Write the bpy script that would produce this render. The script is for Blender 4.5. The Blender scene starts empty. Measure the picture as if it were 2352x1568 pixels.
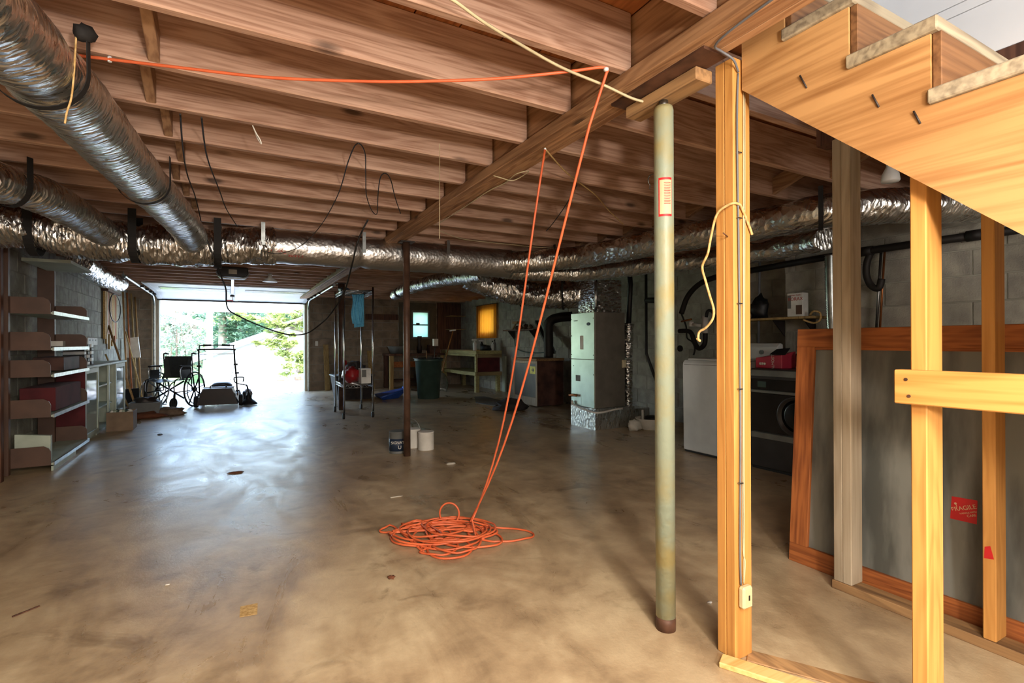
import bpy, bmesh, math, random
from mathutils import Vector, Matrix, noise
random.seed(7)
S = bpy.context.scene
COL = S.collection
PI = math.pi
# ---------------------------------------------------------------- camera
H = 1.12                      # eye height
F_PX, YAW, PITCH, ROLL = 1176.0, 0.5014, 0.0012, -0.0040
cam_d = bpy.data.cameras.new('camera'); cam_d.sensor_width = 36.0
cam_d.lens = F_PX * 36.0 / 2352.0; cam_d.clip_start = 0.03; cam_d.clip_end = 300
cam = bpy.data.objects.new('camera', cam_d); COL.objects.link(cam)
RC = Matrix.Rotation(-YAW, 3, 'Z') @ Matrix.Rotation(PI/2 + PITCH, 3, 'X') @ Matrix.Rotation(ROLL, 3, 'Z')
cam.matrix_world = Matrix.Translation((0, 0, H)) @ RC.to_4x4()
S.camera = cam
# ---------------------------------------------------------------- light
S.view_settings.view_transform = 'Standard'; S.view_settings.look = 'None'
S.view_settings.gamma = 1.0; S.view_settings.use_curve_mapping = False
S.view_settings.exposure = 0.25
wd = bpy.data.worlds.new('world'); S.world = wd; wd.use_nodes = True
nt = wd.node_tree; bg = nt.nodes['Background']
sky = nt.nodes.new('ShaderNodeTexSky'); sky.sky_type = 'NISHITA'; sky.sun_disc = False
sky.sun_elevation = math.radians(52); sky.sun_rotation = math.radians(150); sky.air_density = 1.2; sky.dust_density = 2.5
nt.links.new(sky.outputs[0], bg.inputs[0]); bg.inputs[1].default_value = 2.8
def lamp(name, kind, loc, energy, color, size=0.1, rot=None, sizey=None):
    l = bpy.data.lights.new(name, kind); l.energy = energy; l.color = color
    if kind == 'POINT': l.shadow_soft_size = size
    if kind == 'AREA':
        l.size = size
        if sizey: l.shape = 'RECTANGLE'; l.size_y = sizey
    if kind == 'SUN': l.angle = size
    o = bpy.data.objects.new(name, l); COL.objects.link(o); o.location = loc
    if rot: o.rotation_euler = rot
    return o
lamp('sun', 'SUN', (0, 20, 20), 2.6, (1, .97, .9), 0.02, (math.radians(34), math.radians(14), 0))
lamp('work_lamp', 'POINT', (0.47, -1.15, 1.30), 168, (1.0, .89, .79), 0.10)
lamp('rear_fill', 'AREA', (0.9, -2.45, 1.45), 108, (1.0, .92, .84), 2.4, (PI/2, 0, 0), 1.3)  # added soft fill behind the camera; the near wall has no window here
lamp('overhead_fill', 'AREA', (0.3, -0.7, 2.1), 125, (1.0, .86, .68), 1.1, (math.radians(14), 0, 0))  # added area fill to brighten the near floor, no fixture behind it
lamp('stairwell_lamp', 'AREA', (2.0, -0.1, 3.9), 8, (.62, .80, 1.0), 0.7)
# ---------------------------------------------------------------- helpers
def _ray(px, py):
    return RC @ Vector(((px - 1176.0), (784.0 - py), -F_PX))
def fl(px, py, z=0.0):
    r = _ray(px, py); t = (z - H) / r.z; return Vector((r.x*t, r.y*t, z))
def aX(px, py, X):
    r = _ray(px, py); t = X / r.x; return Vector((X, r.y*t, H + r.z*t))
def aY(px, py, Y):
    r = _ray(px, py); t = Y / r.y; return Vector((r.x*t, Y, H + r.z*t))
WL = {}
def wloc(o): return WL.get(o.name, Vector((0, 0, 0)))
class MB:
    def __init__(s): s.v = []; s.f = []; s.sm = []
    def add(s, vs, fs, smooth=False):
        n = len(s.v); s.v += [Vector(v) for v in vs]
        for f in fs: s.f.append([i + n for i in f]); s.sm.append(smooth)
        return s
    def box(s, x0, x1, y0, y1, z0, z1):
        return s.add([(x0,y0,z0),(x1,y0,z0),(x1,y1,z0),(x0,y1,z0),(x0,y0,z1),(x1,y0,z1),(x1,y1,z1),(x0,y1,z1)],
            [(0,3,2,1),(4,5,6,7),(0,1,5,4),(1,2,6,5),(2,3,7,6),(3,0,4,7)])
    def bar(s, a, b, w, t, up=(0,0,1)):          # rectangular bar from a to b; w across, t along 'up'
        a = Vector(a); b = Vector(b); d = (b - a).normalized(); u = Vector(up)
        x = d.cross(u)
        if x.length < 1e-4: x = d.cross(Vector((1,0,0)))
        x.normalize(); u = x.cross(d).normalized()
        vs = []
        for p in (a, b):
            for i, j in ((-1,-1),(1,-1),(1,1),(-1,1)): vs.append(p + x*(i*w/2) + u*(j*t/2))
        return s.add(vs, [(0,1,2,3),(7,6,5,4),(0,4,5,1),(1,5,6,2),(2,6,7,3),(3,7,4,0)])
    def prism(s, poly, axis, a, b):              # poly: list of 2D points in the other two axes (cyclic order)
        n = len(poly); vs = []
        for w in (a, b):
            for (p, q) in poly: vs.append((w,p,q) if axis == 0 else ((p,w,q) if axis == 1 else (p,q,w)))
        return s.add(vs, [tuple(range(n))[::-1], tuple(range(n, 2*n))] + [(i, (i+1) % n, n+(i+1) % n, n+i) for i in range(n)])
    def hexa(s, bot, top):                       # 4 bottom + 4 top points
        return s.add(list(bot) + list(top), [(0,3,2,1),(4,5,6,7),(0,1,5,4),(1,2,6,5),(2,3,7,6),(3,0,4,7)])
    def tube(s, pts, r, n=8, closed=False, caps=True, crinkle=0, seed=0, rib=0, squash=1):
        pts = [Vector(p) for p in pts]; m = len(pts); vs = []; t0 = None; up = None
        rr = r if isinstance(r, (list, tuple)) else [r]*m
        for i, p in enumerate(pts):
            if closed: t = (pts[(i+1) % m] - pts[i-1]).normalized()
            else: t = (pts[min(i+1, m-1)] - pts[max(i-1, 0)]).normalized()
            if up is None:
                up = Vector((0,0,1)) if abs(t.z) < .9 else Vector((1,0,0))
            x = t.cross(up).normalized(); up = x.cross(t).normalized()
            for k in range(n):
                a = 2*PI*k/n; q = rr[i]
                if rib: q *= 1 + rib*math.sin(i*PI)
                d = x*math.cos(a) + up*math.sin(a)*squash
                if crinkle:
                    w = p + d*q
                    q += crinkle*(noise.noise(Vector((w.x*9, w.y*9, w.z*9 + seed))) + .7*noise.noise(Vector((w.x*26+seed, w.y*26, w.z*26))))
                vs.append(p + d*q)
        fs = []
        for i in range(m if closed else m-1):
            j = (i+1) % m
            for k in range(n): fs.append((i*n+k, i*n+(k+1) % n, j*n+(k+1) % n, j*n+k))
        s.add(vs, [f[::-1] for f in fs], True)
        if caps and not closed:
            b = len(s.v) - m*n
            s.f.append([b+k for k in range(n)]); s.sm.append(False)
            s.f.append([b+(m-1)*n+k for k in range(n)][::-1]); s.sm.append(False)
        return s
    def cyl(s, a, b, r, n=16, r2=None, smooth=True):
        return s.tube([a, b], [r, r if r2 is None else r2], n)
    def lathe(s, prof, c=(0,0,0), n=24, ax=2):   # prof (r,h) list from bottom to top
        c = Vector(c); vs = []
        for (r, h) in prof:
            for k in range(n):
                a = 2*PI*k/n; p = (r*math.cos(a), r*math.sin(a), h)
                if ax == 0: p = (h, p[0], p[1])
                if ax == 1: p = (p[1], h, p[0])
                vs.append(c + Vector(p))
        m = len(prof)
        fs = [(i*n+k, i*n+(k+1) % n, (i+1)*n+(k+1) % n, (i+1)*n+k) for i in range(m-1) for k in range(n)]
        s.add(vs, fs, True)
        b = len(s.v) - m*n
        if prof[0][0] > 1e-4: s.f.append([b+k for k in range(n)][::-1]); s.sm.append(False)
        if prof[-1][0] > 1e-4: s.f.append([b+(m-1)*n+k for k in range(n)]); s.sm.append(False)
        return s
    def blob(s, c, r, n=14, m=9, lump=.15, seed=0, flat=None):
        c = Vector(c); vs = []
        for i in range(m+1):
            th = PI*i/m
            for k in range(n):
                a = 2*PI*k/n; d = Vector((math.sin(th)*math.cos(a), math.sin(th)*math.sin(a), math.cos(th)))
                q = 1 + lump*noise.noise(d*2.2 + Vector((seed, 0, 0)))*2
                p = c + Vector((d.x*r[0]*q, d.y*r[1]*q, d.z*r[2]*q))
                if flat is not None and p.z < flat: p.z = flat
                vs.append(p)
        return s.add(vs, [(i*n+k, (i+1)*n+k, (i+1)*n+(k+1) % n, i*n+(k+1) % n) for i in range(m) for k in range(n)], True)
    def grid(s, fn, nu, nv, smooth=True):        # fn(u,v)->point, 0..1
        vs = [fn(i/nu, j/nv) for i in range(nu+1) for j in range(nv+1)]
        return s.add(vs, [(i*(nv+1)+j, (i+1)*(nv+1)+j, (i+1)*(nv+1)+j+1, i*(nv+1)+j+1) for i in range(nu) for j in range(nv)], smooth)
    def xf(s, M, start=0):
        for i in range(start, len(s.v)): s.v[i] = M @ s.v[i]
        return s
    def mesh(s, name, mat, off=Vector((0,0,0)), bevel=0, solid=0, weld=False):
        me = bpy.data.meshes.new(name)
        me.from_pydata([v - off for v in s.v], [], s.f)
        me.polygons.foreach_set('use_smooth', s.sm)
        bm = bmesh.new(); bm.from_mesh(me)
        if weld: bmesh.ops.remove_doubles(bm, verts=bm.verts, dist=1e-5)
        if solid:
            r = bmesh.ops.solidify(bm, geom=list(bm.faces), thickness=solid)
        if not weld and not solid: pass
        bmesh.ops.recalc_face_normals(bm, faces=bm.faces)
        if bevel: bmesh.ops.bevel(bm, geom=list(bm.edges), offset=bevel, segments=1, affect='EDGES', clamp_overlap=True)
        bm.to_mesh(me); bm.free(); me.update()
        me.materials.append(M[mat] if isinstance(mat, str) else mat)
        return me
    def build(s, name, mat, parent=None, bevel=0, solid=0, local=False):
        if parent is not None: org = Vector((0,0,0)) if local else wloc(parent)
        else:
            lo = Vector([min(v[i] for v in s.v) for i in range(3)]); hi = Vector([max(v[i] for v in s.v) for i in range(3)])
            org = Vector(((lo.x+hi.x)/2, (lo.y+hi.y)/2, lo.z))
        me = s.mesh(name, mat, org, bevel, solid)
        o = bpy.data.objects.new(name, me); COL.objects.link(o)
        if parent is not None: o.parent = parent; WL[o.name] = Vector(org)
        else: o.location = org; WL[o.name] = Vector(org)
        return o
def tag(o, label, cat, group=None):
    o['label'] = label; o['category'] = cat
    if group: o['group'] = group
    return o
def lab(o, label): o['label'] = label; return o
def thing(name, label, cat, loc=(0,0,0), group=None, rz=0):
    o = bpy.data.objects.new(name, None); COL.objects.link(o); o.empty_display_size = .1
    o.location = loc; o.rotation_euler = (0, 0, rz); WL[o.name] = Vector(loc)
    return tag(o, label, cat, group)
def struct(o, label=None):
    o['kind'] = 'structure'
    if label: o['label'] = label
    return o
def inst(src, parent, loc, rot=(0,0,0), scale=None, name=None):      # shares mesh data
    o = src.copy(); COL.objects.link(o); o.parent = parent; o.location = loc; o.rotation_euler = rot
    if scale: o.scale = scale
    return o
def dup(root, loc, label=None, rz=0):
    r = root.copy(); COL.objects.link(r); r.location = loc; r.rotation_euler = (0, 0, rz)
    if label: r['label'] = label
    for ch in list(root.children):
        c = ch.copy(); COL.objects.link(c); c.parent = r
        for g in ch.children:
            d = g.copy(); COL.objects.link(d); d.parent = c
    return r
def box(name, mat, x0, x1, y0, y1, z0, z1, parent=None, bevel=0):
    return MB().box(x0, x1, y0, y1, z0, z1).build(name, mat, parent, bevel)
def smoothpts(pts, k=6, closed=False):          # Catmull-Rom
    P = [Vector(p) for p in pts]; n = len(P); out = []
    for i in range(n if closed else n-1):
        if closed: a, b, c, d = P[(i-1) % n], P[i], P[(i+1) % n], P[(i+2) % n]
        else: a, b, c, d = P[max(i-1,0)], P[i], P[i+1], P[min(i+2,n-1)]
        for j in range(k):
            t = j/k
            out.append(.5*((2*b) + (c-a)*t + (2*a-5*b+4*c-d)*t*t + (3*b-a-3*c+d)*t*t*t))
    if not closed: out.append(P[-1])
    return out
def text_mesh(name, txt, size, mat, M4, parent=None, align='CENTER', ext=0.0006):
    cu = bpy.data.curves.new(name, 'FONT'); cu.body = txt; cu.size = size; cu.align_x = align; cu.align_y = 'CENTER'; cu.extrude = ext
    o = bpy.data.objects.new(name + '_tmp', cu); COL.objects.link(o)
    dg = bpy.context.evaluated_depsgraph_get(); me = bpy.data.meshes.new_from_object(o.evaluated_get(dg))
    bpy.data.objects.remove(o); bpy.data.curves.remove(cu)
    off = wloc(parent) if parent is not None else Vector((0,0,0))
    me.transform(Matrix.Translation(-off) @ M4); me.name = name
    me.materials.clear(); me.materials.append(M[mat])
    o = bpy.data.objects.new(name, me); COL.objects.link(o)
    if parent is not None: o.parent = parent; WL[o.name] = off
    return o
def frame(o, x, y):                              # 4x4 from origin, x axis, y axis
    x = Vector(x).normalized(); y = Vector(y); z = x.cross(y).normalized(); y = z.cross(x)
    return Matrix(((x.x,y.x,z.x,o[0]),(x.y,y.y,z.y,o[1]),(x.z,y.z,z.z,o[2]),(0,0,0,1)))
# ---------------------------------------------------------------- materials
M = {}
def _base(name):
    m = bpy.data.materials.new(name); m.use_nodes = True; n = m.node_tree.nodes
    M[name] = m; return m, n, m.node_tree.links, n['Principled BSDF']
def c4(c): return (c[0], c[1], c[2], 1)
def hx(h): # sRGB hex to linear
    r = [int(h[i:i+2], 16)/255 for i in (0,2,4)]
    return tuple(x/12.92 if x <= .04045 else ((x+.055)/1.055)**2.4 for x in r)
def pm(name, col, rough=.6, metal=0, col2=None, scale=6, bump=0, bscale=60, spec=.5, stretch=(1,1,1), trans=0, rnd=0, contrast=(.35,.65), detail=5):
    m, n, L, b = _base(name)
    b.inputs['Roughness'].default_value = rough; b.inputs['Metallic'].default_value = metal
    b.inputs['Specular IOR Level'].default_value = spec
    if trans: b.inputs['Transmission Weight'].default_value = trans
    col = hx(col) if isinstance(col, str) else col
    col2 = hx(col2) if isinstance(col2, str) else (col2 or tuple(x*.72 for x in col))
    tc = n.new('ShaderNodeTexCoord'); mp = n.new('ShaderNodeMapping'); mp.inputs['Scale'].default_value = stretch
    L.new(tc.outputs['Object'], mp.inputs['Vector'])
    nz = n.new('ShaderNodeTexNoise'); nz.inputs['Scale'].default_value = scale; nz.inputs['Detail'].default_value = detail
    L.new(mp.outputs[0], nz.inputs['Vector'])
    r = n.new('ShaderNodeValToRGB'); r.color_ramp.elements[0].position = contrast[0]; r.color_ramp.elements[1].position = contrast[1]
    r.color_ramp.elements[0].color = c4(col2); r.color_ramp.elements[1].color = c4(col)
    L.new(nz.outputs['Fac'], r.inputs['Fac']); out = r.outputs['Color']
    if rnd:
        oi = n.new('ShaderNodeObjectInfo'); hs = n.new('ShaderNodeHueSaturation'); ma = n.new('ShaderNodeMapRange')
        ma.inputs['To Min'].default_value = 1-rnd; ma.inputs['To Max'].default_value = 1+rnd
        L.new(oi.outputs['Random'], ma.inputs['Value']); L.new(ma.outputs[0], hs.inputs['Value']); L.new(out, hs.inputs['Color']); out = hs.outputs[0]
        ad = n.new('ShaderNodeVectorMath'); sc = n.new('ShaderNodeVectorMath'); sc.operation = 'SCALE'; sc.inputs['Scale'].default_value = 13
        cb = n.new('ShaderNodeCombineXYZ'); L.new(oi.outputs['Random'], cb.inputs[0]); L.new(oi.outputs['Random'], cb.inputs[1])
        L.new(cb.outputs[0], sc.inputs[0]); L.new(mp.outputs[0], ad.inputs[0]); L.new(sc.outputs[0], ad.inputs[1]); L.new(ad.outputs[0], nz.inputs['Vector'])
    L.new(out, b.inputs['Base Color'])
    if bump:
        bn = n.new('ShaderNodeTexNoise'); bn.inputs['Scale'].default_value = bscale; bn.inputs['Detail'].default_value = 4
        L.new(mp.outputs[0], bn.inputs['Vector'])
        bu = n.new('ShaderNodeBump'); bu.inputs['Strength'].default_value = bump; bu.inputs['Distance'].default_value = .02
        L.new(bn.outputs['Fac'], bu.inputs['Height']); L.new(bu.outputs[0], b.inputs['Normal'])
    return m
def wood(name, light, dark, axis=0, rough=.62, knots=True, fine=60, rnd=.12, coarse=7, stain=None):
    m, n, L, b = _base(name); b.inputs['Roughness'].default_value = rough; b.inputs['Specular IOR Level'].default_value = .3
    light, dark = hx(light), hx(dark)
    tc = n.new('ShaderNodeTexCoord'); oi = n.new('ShaderNodeObjectInfo')
    cb = n.new('ShaderNodeCombineXYZ'); mu = n.new('ShaderNodeMath'); mu.operation = 'MULTIPLY'; mu.inputs[1].default_value = 37
    L.new(oi.outputs['Random'], mu.inputs[0])
    for i in range(3): L.new(mu.outputs[0], cb.inputs[i])
    ad = n.new('ShaderNodeVectorMath'); L.new(tc.outputs['Object'], ad.inputs[0]); L.new(cb.outputs[0], ad.inputs[1])
    def nz(sc, det=4, k=.12, dist=0):
        mp = n.new('ShaderNodeMapping'); s = [1,1,1]; s[axis] = k; mp.inputs['Scale'].default_value = s
        L.new(ad.outputs[0], mp.inputs['Vector']); t = n.new('ShaderNodeTexNoise')
        t.inputs['Scale'].default_value = sc; t.inputs['Detail'].default_value = det; t.inputs['Distortion'].default_value = dist
        L.new(mp.outputs[0], t.inputs['Vector']); return t.outputs['Fac']
    a = nz(coarse, 3, .10, .6)
    wv = n.new('ShaderNodeMath'); wv.operation = 'MULTIPLY'; wv.inputs[1].default_value = 55; L.new(a, wv.inputs[0])
    sn = n.new('ShaderNodeMath'); sn.operation = 'SINE'; L.new(wv.outputs[0], sn.inputs[0])
    f = nz(fine, 3, .03)
    mr = n.new('ShaderNodeMapRange'); mr.inputs['From Min'].default_value = -1; mr.inputs['To Min'].default_value = 0; L.new(sn.outputs[0], mr.inputs['Value'])
    mx = n.new('ShaderNodeMix'); mx.data_type = 'FLOAT'; mx.inputs['Factor'].default_value = .80; L.new(mr.outputs[0], mx.inputs['A']); L.new(f, mx.inputs['B'])
    r = n.new('ShaderNodeValToRGB'); r.color_ramp.elements[0].position = .25; r.color_ramp.elements[1].position = .62
    r.color_ramp.elements[0].color = c4(dark); r.color_ramp.elements[1].color = c4(light); L.new(mx.outputs['Result'], r.inputs['Fac'])
    out = r.outputs['Color']
    if knots:
        mp = n.new('ShaderNodeMapping'); s = [4.2,4.2,4.2]; s[axis] = 1.5; mp.inputs['Scale'].default_value = s; L.new(ad.outputs[0], mp.inputs['Vector'])
        v = n.new('ShaderNodeTexVoronoi'); v.inputs['Scale'].default_value = 1.0; L.new(mp.outputs[0], v.inputs['Vector'])
        kr = n.new('ShaderNodeMapRange'); kr.inputs['From Min'].default_value = .05; kr.inputs['From Max'].default_value = .11
        kr.inputs['To Min'].default_value = .28; kr.inputs['To Max'].default_value = 1; L.new(v.outputs['Distance'], kr.inputs['Value'])
        mm = n.new('ShaderNodeMix'); mm.data_type = 'RGBA'; mm.blend_type = 'MULTIPLY'; mm.inputs['Factor'].default_value = 1
        L.new(out, mm.inputs['A']); L.new(kr.outputs[0], mm.inputs['B']); out = mm.outputs['Result']
    bl = nz(2.2, 5, .5); br = n.new('ShaderNodeValToRGB'); br.color_ramp.elements[0].position = .3; br.color_ramp.elements[1].position = .7
    sv = (.62,.56,.5) if stain is None else stain
    br.color_ramp.elements[0].color = c4(sv); br.color_ramp.elements[1].color = (1,1,1,1); L.new(bl, br.inputs['Fac'])
    m2 = n.new('ShaderNodeMix'); m2.data_type = 'RGBA'; m2.blend_type = 'MULTIPLY'; m2.inputs['Factor'].default_value = .8
    L.new(out, m2.inputs['A']); L.new(br.outputs['Color'], m2.inputs['B']); out = m2.outputs['Result']
    hs = n.new('ShaderNodeHueSaturation'); ma = n.new('ShaderNodeMapRange'); ma.inputs['To Min'].default_value = 1-rnd; ma.inputs['To Max'].default_value = 1+rnd
    L.new(oi.outputs['Random'], ma.inputs['Value']); L.new(ma.outputs[0], hs.inputs['Value']); L.new(out, hs.inputs['Color'])
    L.new(hs.outputs[0], b.inputs['Base Color'])
    bu = n.new('ShaderNodeBump'); bu.inputs['Strength'].default_value = .18; bu.inputs['Distance'].default_value = .004
    L.new(f, bu.inputs['Height']); L.new(bu.outputs[0], b.inputs['Normal'])
    return m
def foil(name, tint='cfd2d0', rough=.24, bump=.55, sc=38, st=(1,1,1)):
    m, n, L, b = _base(name); b.inputs['Metallic'].default_value = 1.0; b.inputs['Base Color'].default_value = c4(hx(tint))
    tc = n.new('ShaderNodeTexCoord'); mp = n.new('ShaderNodeMapping'); mp.inputs['Scale'].default_value = st
    L.new(tc.outputs['Object'], mp.inputs['Vector'])
    v = n.new('ShaderNodeTexVoronoi'); v.inputs['Scale'].default_value = sc; v.feature = 'F1'; L.new(mp.outputs[0], v.inputs['Vector'])
    z = n.new('ShaderNodeTexNoise'); z.inputs['Scale'].default_value = sc*.5; z.inputs['Detail'].default_value = 6; z.inputs['Distortion'].default_value = 1.2; L.new(mp.outputs[0], z.inputs['Vector'])
    ad = n.new('ShaderNodeMath'); ad.operation = 'ADD'; L.new(v.outputs['Distance'], ad.inputs[0]); L.new(z.outputs['Fac'], ad.inputs[1])
    bu = n.new('ShaderNodeBump'); bu.inputs['Strength'].default_value = bump; bu.inputs['Distance'].default_value = .02; L.new(ad.outputs[0], bu.inputs['Height'])
    L.new(bu.outputs[0], b.inputs['Normal'])
    rr = n.new('ShaderNodeMapRange'); rr.inputs['To Min'].default_value = rough*.6; rr.inputs['To Max'].default_value = rough*1.5; L.new(z.outputs['Fac'], rr.inputs['Value']); L.new(rr.outputs[0], b.inputs['Roughness'])
    return m
def concrete(name):
    m, n, L, b = _base(name); b.inputs['Specular IOR Level'].default_value = .8; tc = n.new('ShaderNodeTexCoord')
    def nz(sc, det, dist=0, st=(1,1,1)):
        mp = n.new('ShaderNodeMapping'); mp.inputs['Scale'].default_value = st; L.new(tc.outputs['Object'], mp.inputs['Vector'])
        t = n.new('ShaderNodeTexNoise'); t.inputs['Scale'].default_value = sc; t.inputs['Detail'].default_value = det; t.inputs['Distortion'].default_value = dist
        t.inputs['Roughness'].default_value = .62
        L.new(mp.outputs[0], t.inputs['Vector']); return t.outputs['Fac']
    a = nz(.9, 8, .8); f = nz(6, 8, .3); g = nz(70, 4); w = nz(2.2, 9, 1.5, (1,.45,1))
    r = n.new('ShaderNodeValToRGB'); e = r.color_ramp.elements
    e[0].position = .37; e[0].color = c4(hx('7f6a52')); e[1].position = .64; e[1].color = c4(hx('d3c19f'))
    q = e.new(.5); q.color = c4(hx('b09a7b'))
    mx = n.new('ShaderNodeMix'); mx.data_type = 'FLOAT'; mx.inputs['Factor'].default_value = .5; L.new(a, mx.inputs['A']); L.new(w, mx.inputs['B'])
    m3 = n.new('ShaderNodeMix'); m3.data_type = 'FLOAT'; m3.inputs['Factor'].default_value = .3; L.new(mx.outputs['Result'], m3.inputs['A']); L.new(f, m3.inputs['B'])
    L.new(m3.outputs['Result'], r.inputs['Fac'])
    # sparse dark stains
    st = n.new('ShaderNodeValToRGB'); st.color_ramp.elements[0].position = .58; st.color_ramp.elements[1].position = .74
    st.color_ramp.elements[0].color = (1,1,1,1); st.color_ramp.elements[1].color = (.42,.36,.30,1); L.new(nz(3.1, 9, 1.0), st.inputs['Fac'])
    mm = n.new('ShaderNodeMix'); mm.data_type = 'RGBA'; mm.blend_type = 'MULTIPLY'; mm.inputs['Factor'].default_value = .85
    L.new(r.outputs['Color'], mm.inputs['A']); L.new(st.outputs['Color'], mm.inputs['B']); L.new(mm.outputs['Result'], b.inputs['Base Color'])
    rr = n.new('ShaderNodeMapRange'); rr.inputs['From Min'].default_value = .3; rr.inputs['From Max'].default_value = .7
    rr.inputs['To Min'].default_value = .22; rr.inputs['To Max'].default_value = .46; L.new(w, rr.inputs['Value']); L.new(rr.outputs[0], b.inputs['Roughness'])
    bu = n.new('ShaderNodeBump'); bu.inputs['Strength'].default_value = .12; bu.inputs['Distance'].default_value = .01
    ad = n.new('ShaderNodeMath'); ad.operation = 'ADD'; L.new(f, ad.inputs[0]); L.new(g, ad.inputs[1]); L.new(ad.outputs[0], bu.inputs['Height']); L.new(bu.outputs[0], b.inputs['Normal'])
    return m
concrete('concrete')
wood('joist_wood', 'c2a28d', '94705b', 0, stain=(.78,.70,.66), fine=130)
wood('girder_wood', 'b58d68', '7d573a', 1)
wood('block_wood', 'a98768', '7b5a43', 1)
wood('subfloor_wood', 'a5663a', '7a4826', 1, coarse=4)
wood('stud_wood', 'cf9a56', 'b98345', 2, stain=(.85,.75,.62), rnd=.06)
wood('rail_wood', 'cf9f5a', 'a87838', 1, stain=(.8,.7,.55), coarse=5, rnd=.05)
wood('floor_plank_wood', 'e6c888', 'cfa862', 0, stain=(.9,.85,.75))
wood('grey_stud', 'b9ab95', 'a2937c', 2, stain=(.8,.8,.78), knots=False)
wood('plate_wood', 'b08c62', '7d6146', 1)
wood('stringer_wood', 'cda26c', '9f7344', 1, stain=(.66,.56,.48), coarse=3.2, knots=False)
wood('tread_wood', 'b0a48c', '7d7160', 0, stain=(.7,.68,.62))
wood('riser_wood', '8a6442', '5d3f28', 0)
wood('frame_wood', 'b56e3c', '7c4424', 1, stain=(.75,.7,.65), rnd=.05)
wood('frame_wood_z', 'b56e3c', '7c4424', 2, stain=(.75,.7,.65), rnd=.05)
wood('dark_wood', '6b4a3a', '412a22', 2, rnd=.1)
wood('bench_wood', 'b7b07c', '8d865c', 1, knots=False)
wood('bench_wood_x', 'a2916c', '7d6c4e', 0, knots=False)
wood('plank_wood', 'b49a66', '8a7048', 2)
wood('handle_wood', 'b08a5a', '86643e', 2, knots=False)
foil('foil', 'dcdedc', .27, .42, 60, (.3,1,.3)); foil('foil_x', 'dcdedc', .27, .42, 60, (1,.3,.3)); foil('foil_smooth', 'd6d6d4', .33, .16, 34); foil('foil_crinkle', 'dadad8', .25, .6, 46, (1,.35,.35)); foil('foil_z', 'dadad8', .25, .6, 46, (.4,.4,1)); foil('foil_tape', 'd9dcda', .28, .35, 70, (1,1,.3))
pm('block', 'a3a396', .85, col2='87857b', scale=9, bump=.35, bscale=90, rnd=.10)
pm('block_dim', 'a19d90', .85, col2='86827a', scale=7, bump=.35, bscale=90, rnd=.08)
pm('block_brown', '948370', .85, col2='78695a', scale=7, bump=.35, bscale=90, rnd=.10)
pm('mortar', '9d9b8f', .9, bump=.2)
pm('plaster_dim', '75695c', .9, col2='5d5349', scale=3, bump=.15)
pm('white_panel', 'e6e8ea', .5, col2='d6dade', scale=2)
pm('column_paint', '8b9684', .45, col2='998e60', scale=5, contrast=(.36,.56), bump=.1, bscale=40)
pm('rust_paint', '5c4436', .42, col2='3f2c22', scale=8, bump=.15)
pm('black', '17171a', .5, col2='101012'); pm('black_gloss', '141416', .25); pm('rubber', '1c1c1d', .7)
pm('strap', '14110f', .8); pm('chrome', 'c9ccd0', .18, 1, col2='b5b8bc'); pm('steel', '9da0a0', .38, 1, col2='7e8080'); pm('galv', 'b9c0c0', .3, 1, col2='9aa0a0', scale=20)
pm('dark_metal', '3a3331', .5, .3, col2='2b2523'); pm('rust_metal', '6b4a38', .6, .4, col2='4a3226', scale=14)
pm('white', 'dfe2e2', .4, col2='d3d6d6'); pm('white_matte', 'e5e2da', .7, col2='d2cfc6', scale=10); pm('door_white', 'dfe6ea', .45, col2='d0d8de', scale=2)
pm('cream', 'd8cfae', .5, col2='c4b991'); pm('cable_cream', 'c9bd98', .5); pm('rope', 'd2b27a', .85, col2='ab8850', scale=60)
pm('orange_cord', 'd6693f', .5, col2='c25932', scale=10); pm('grey_cable', '6d7076', .5); pm('black_cable', '15120f', .55)
pm('slate', '7d7f79', .5, col2='51534f', scale=4, stretch=(1,2.2,.5), contrast=(.40,.62), detail=10); pm('red_label', 'd5262a', .5, col2='b81d22'); pm('label_paper', 'e7c9a0', .6); pm('red_print', 'b5352c', .6)
pm('furnace_grey', 'b9cbc2', .34, .65, col2='adbfb6'); pm('furnace_side', '7a756c', .4, .25, col2='6a665e')
pm('washer_white', 'd3d8da', .35, col2='c8cdd0'); pm('dryer_dark', '4b4a4a', .35, .5, col2='434242'); pm('dryer_strip', '9fa4a2', .3, .6); pm('dryer_door', '2a2828', .2)
pm('bin_green', '3b5149', .45, col2='2f423b'); pm('red_plastic', 'a51f24', .4, col2='851a1e'); pm('blue_plastic', '2c53a8', .45, col2='234590'); pm('towel_blue', '69bbe0', .9, col2='56a6cf', scale=30)
pm('boiler_brown', '5a3a30', .7, col2='38201a'); pm('boiler_front', '57503e', .5, col2='454033'); pm('yellow_label', 'e8df3f', .5); pm('print_black', '151515', .6)
pm('flue', '2b2724', .6, .4, col2='211d1b'); pm('maroon', '5d2226', .9, col2='4a1a1e'); pm('shelf_brown', '5e4436', .5, col2='4e382c'); pm('green_white', 'b9c4b4', .5, col2='a6b2a2')
pm('cardboard', '8a745e', .8, col2='75614e'); pm('box_red', 'c2344c', .5, col2='a32a40'); pm('box_white', 'e8e8e4', .6)
pm('curtain', 'c98a22', .85, col2='a06a14', scale=20, stretch=(1,6,1)); pm('leather', '20211f', .45, col2='2c2d2a', scale=20)
pm('siding', 'a2a8a8', .6, col2='999f9f'); pm('roof_grey', '8b93a3', .8); pm('bark', '8a8378', .9, col2='6b655b', bump=.4, bscale=12); pm('dark_bark', '5a5048', .9)
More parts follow.
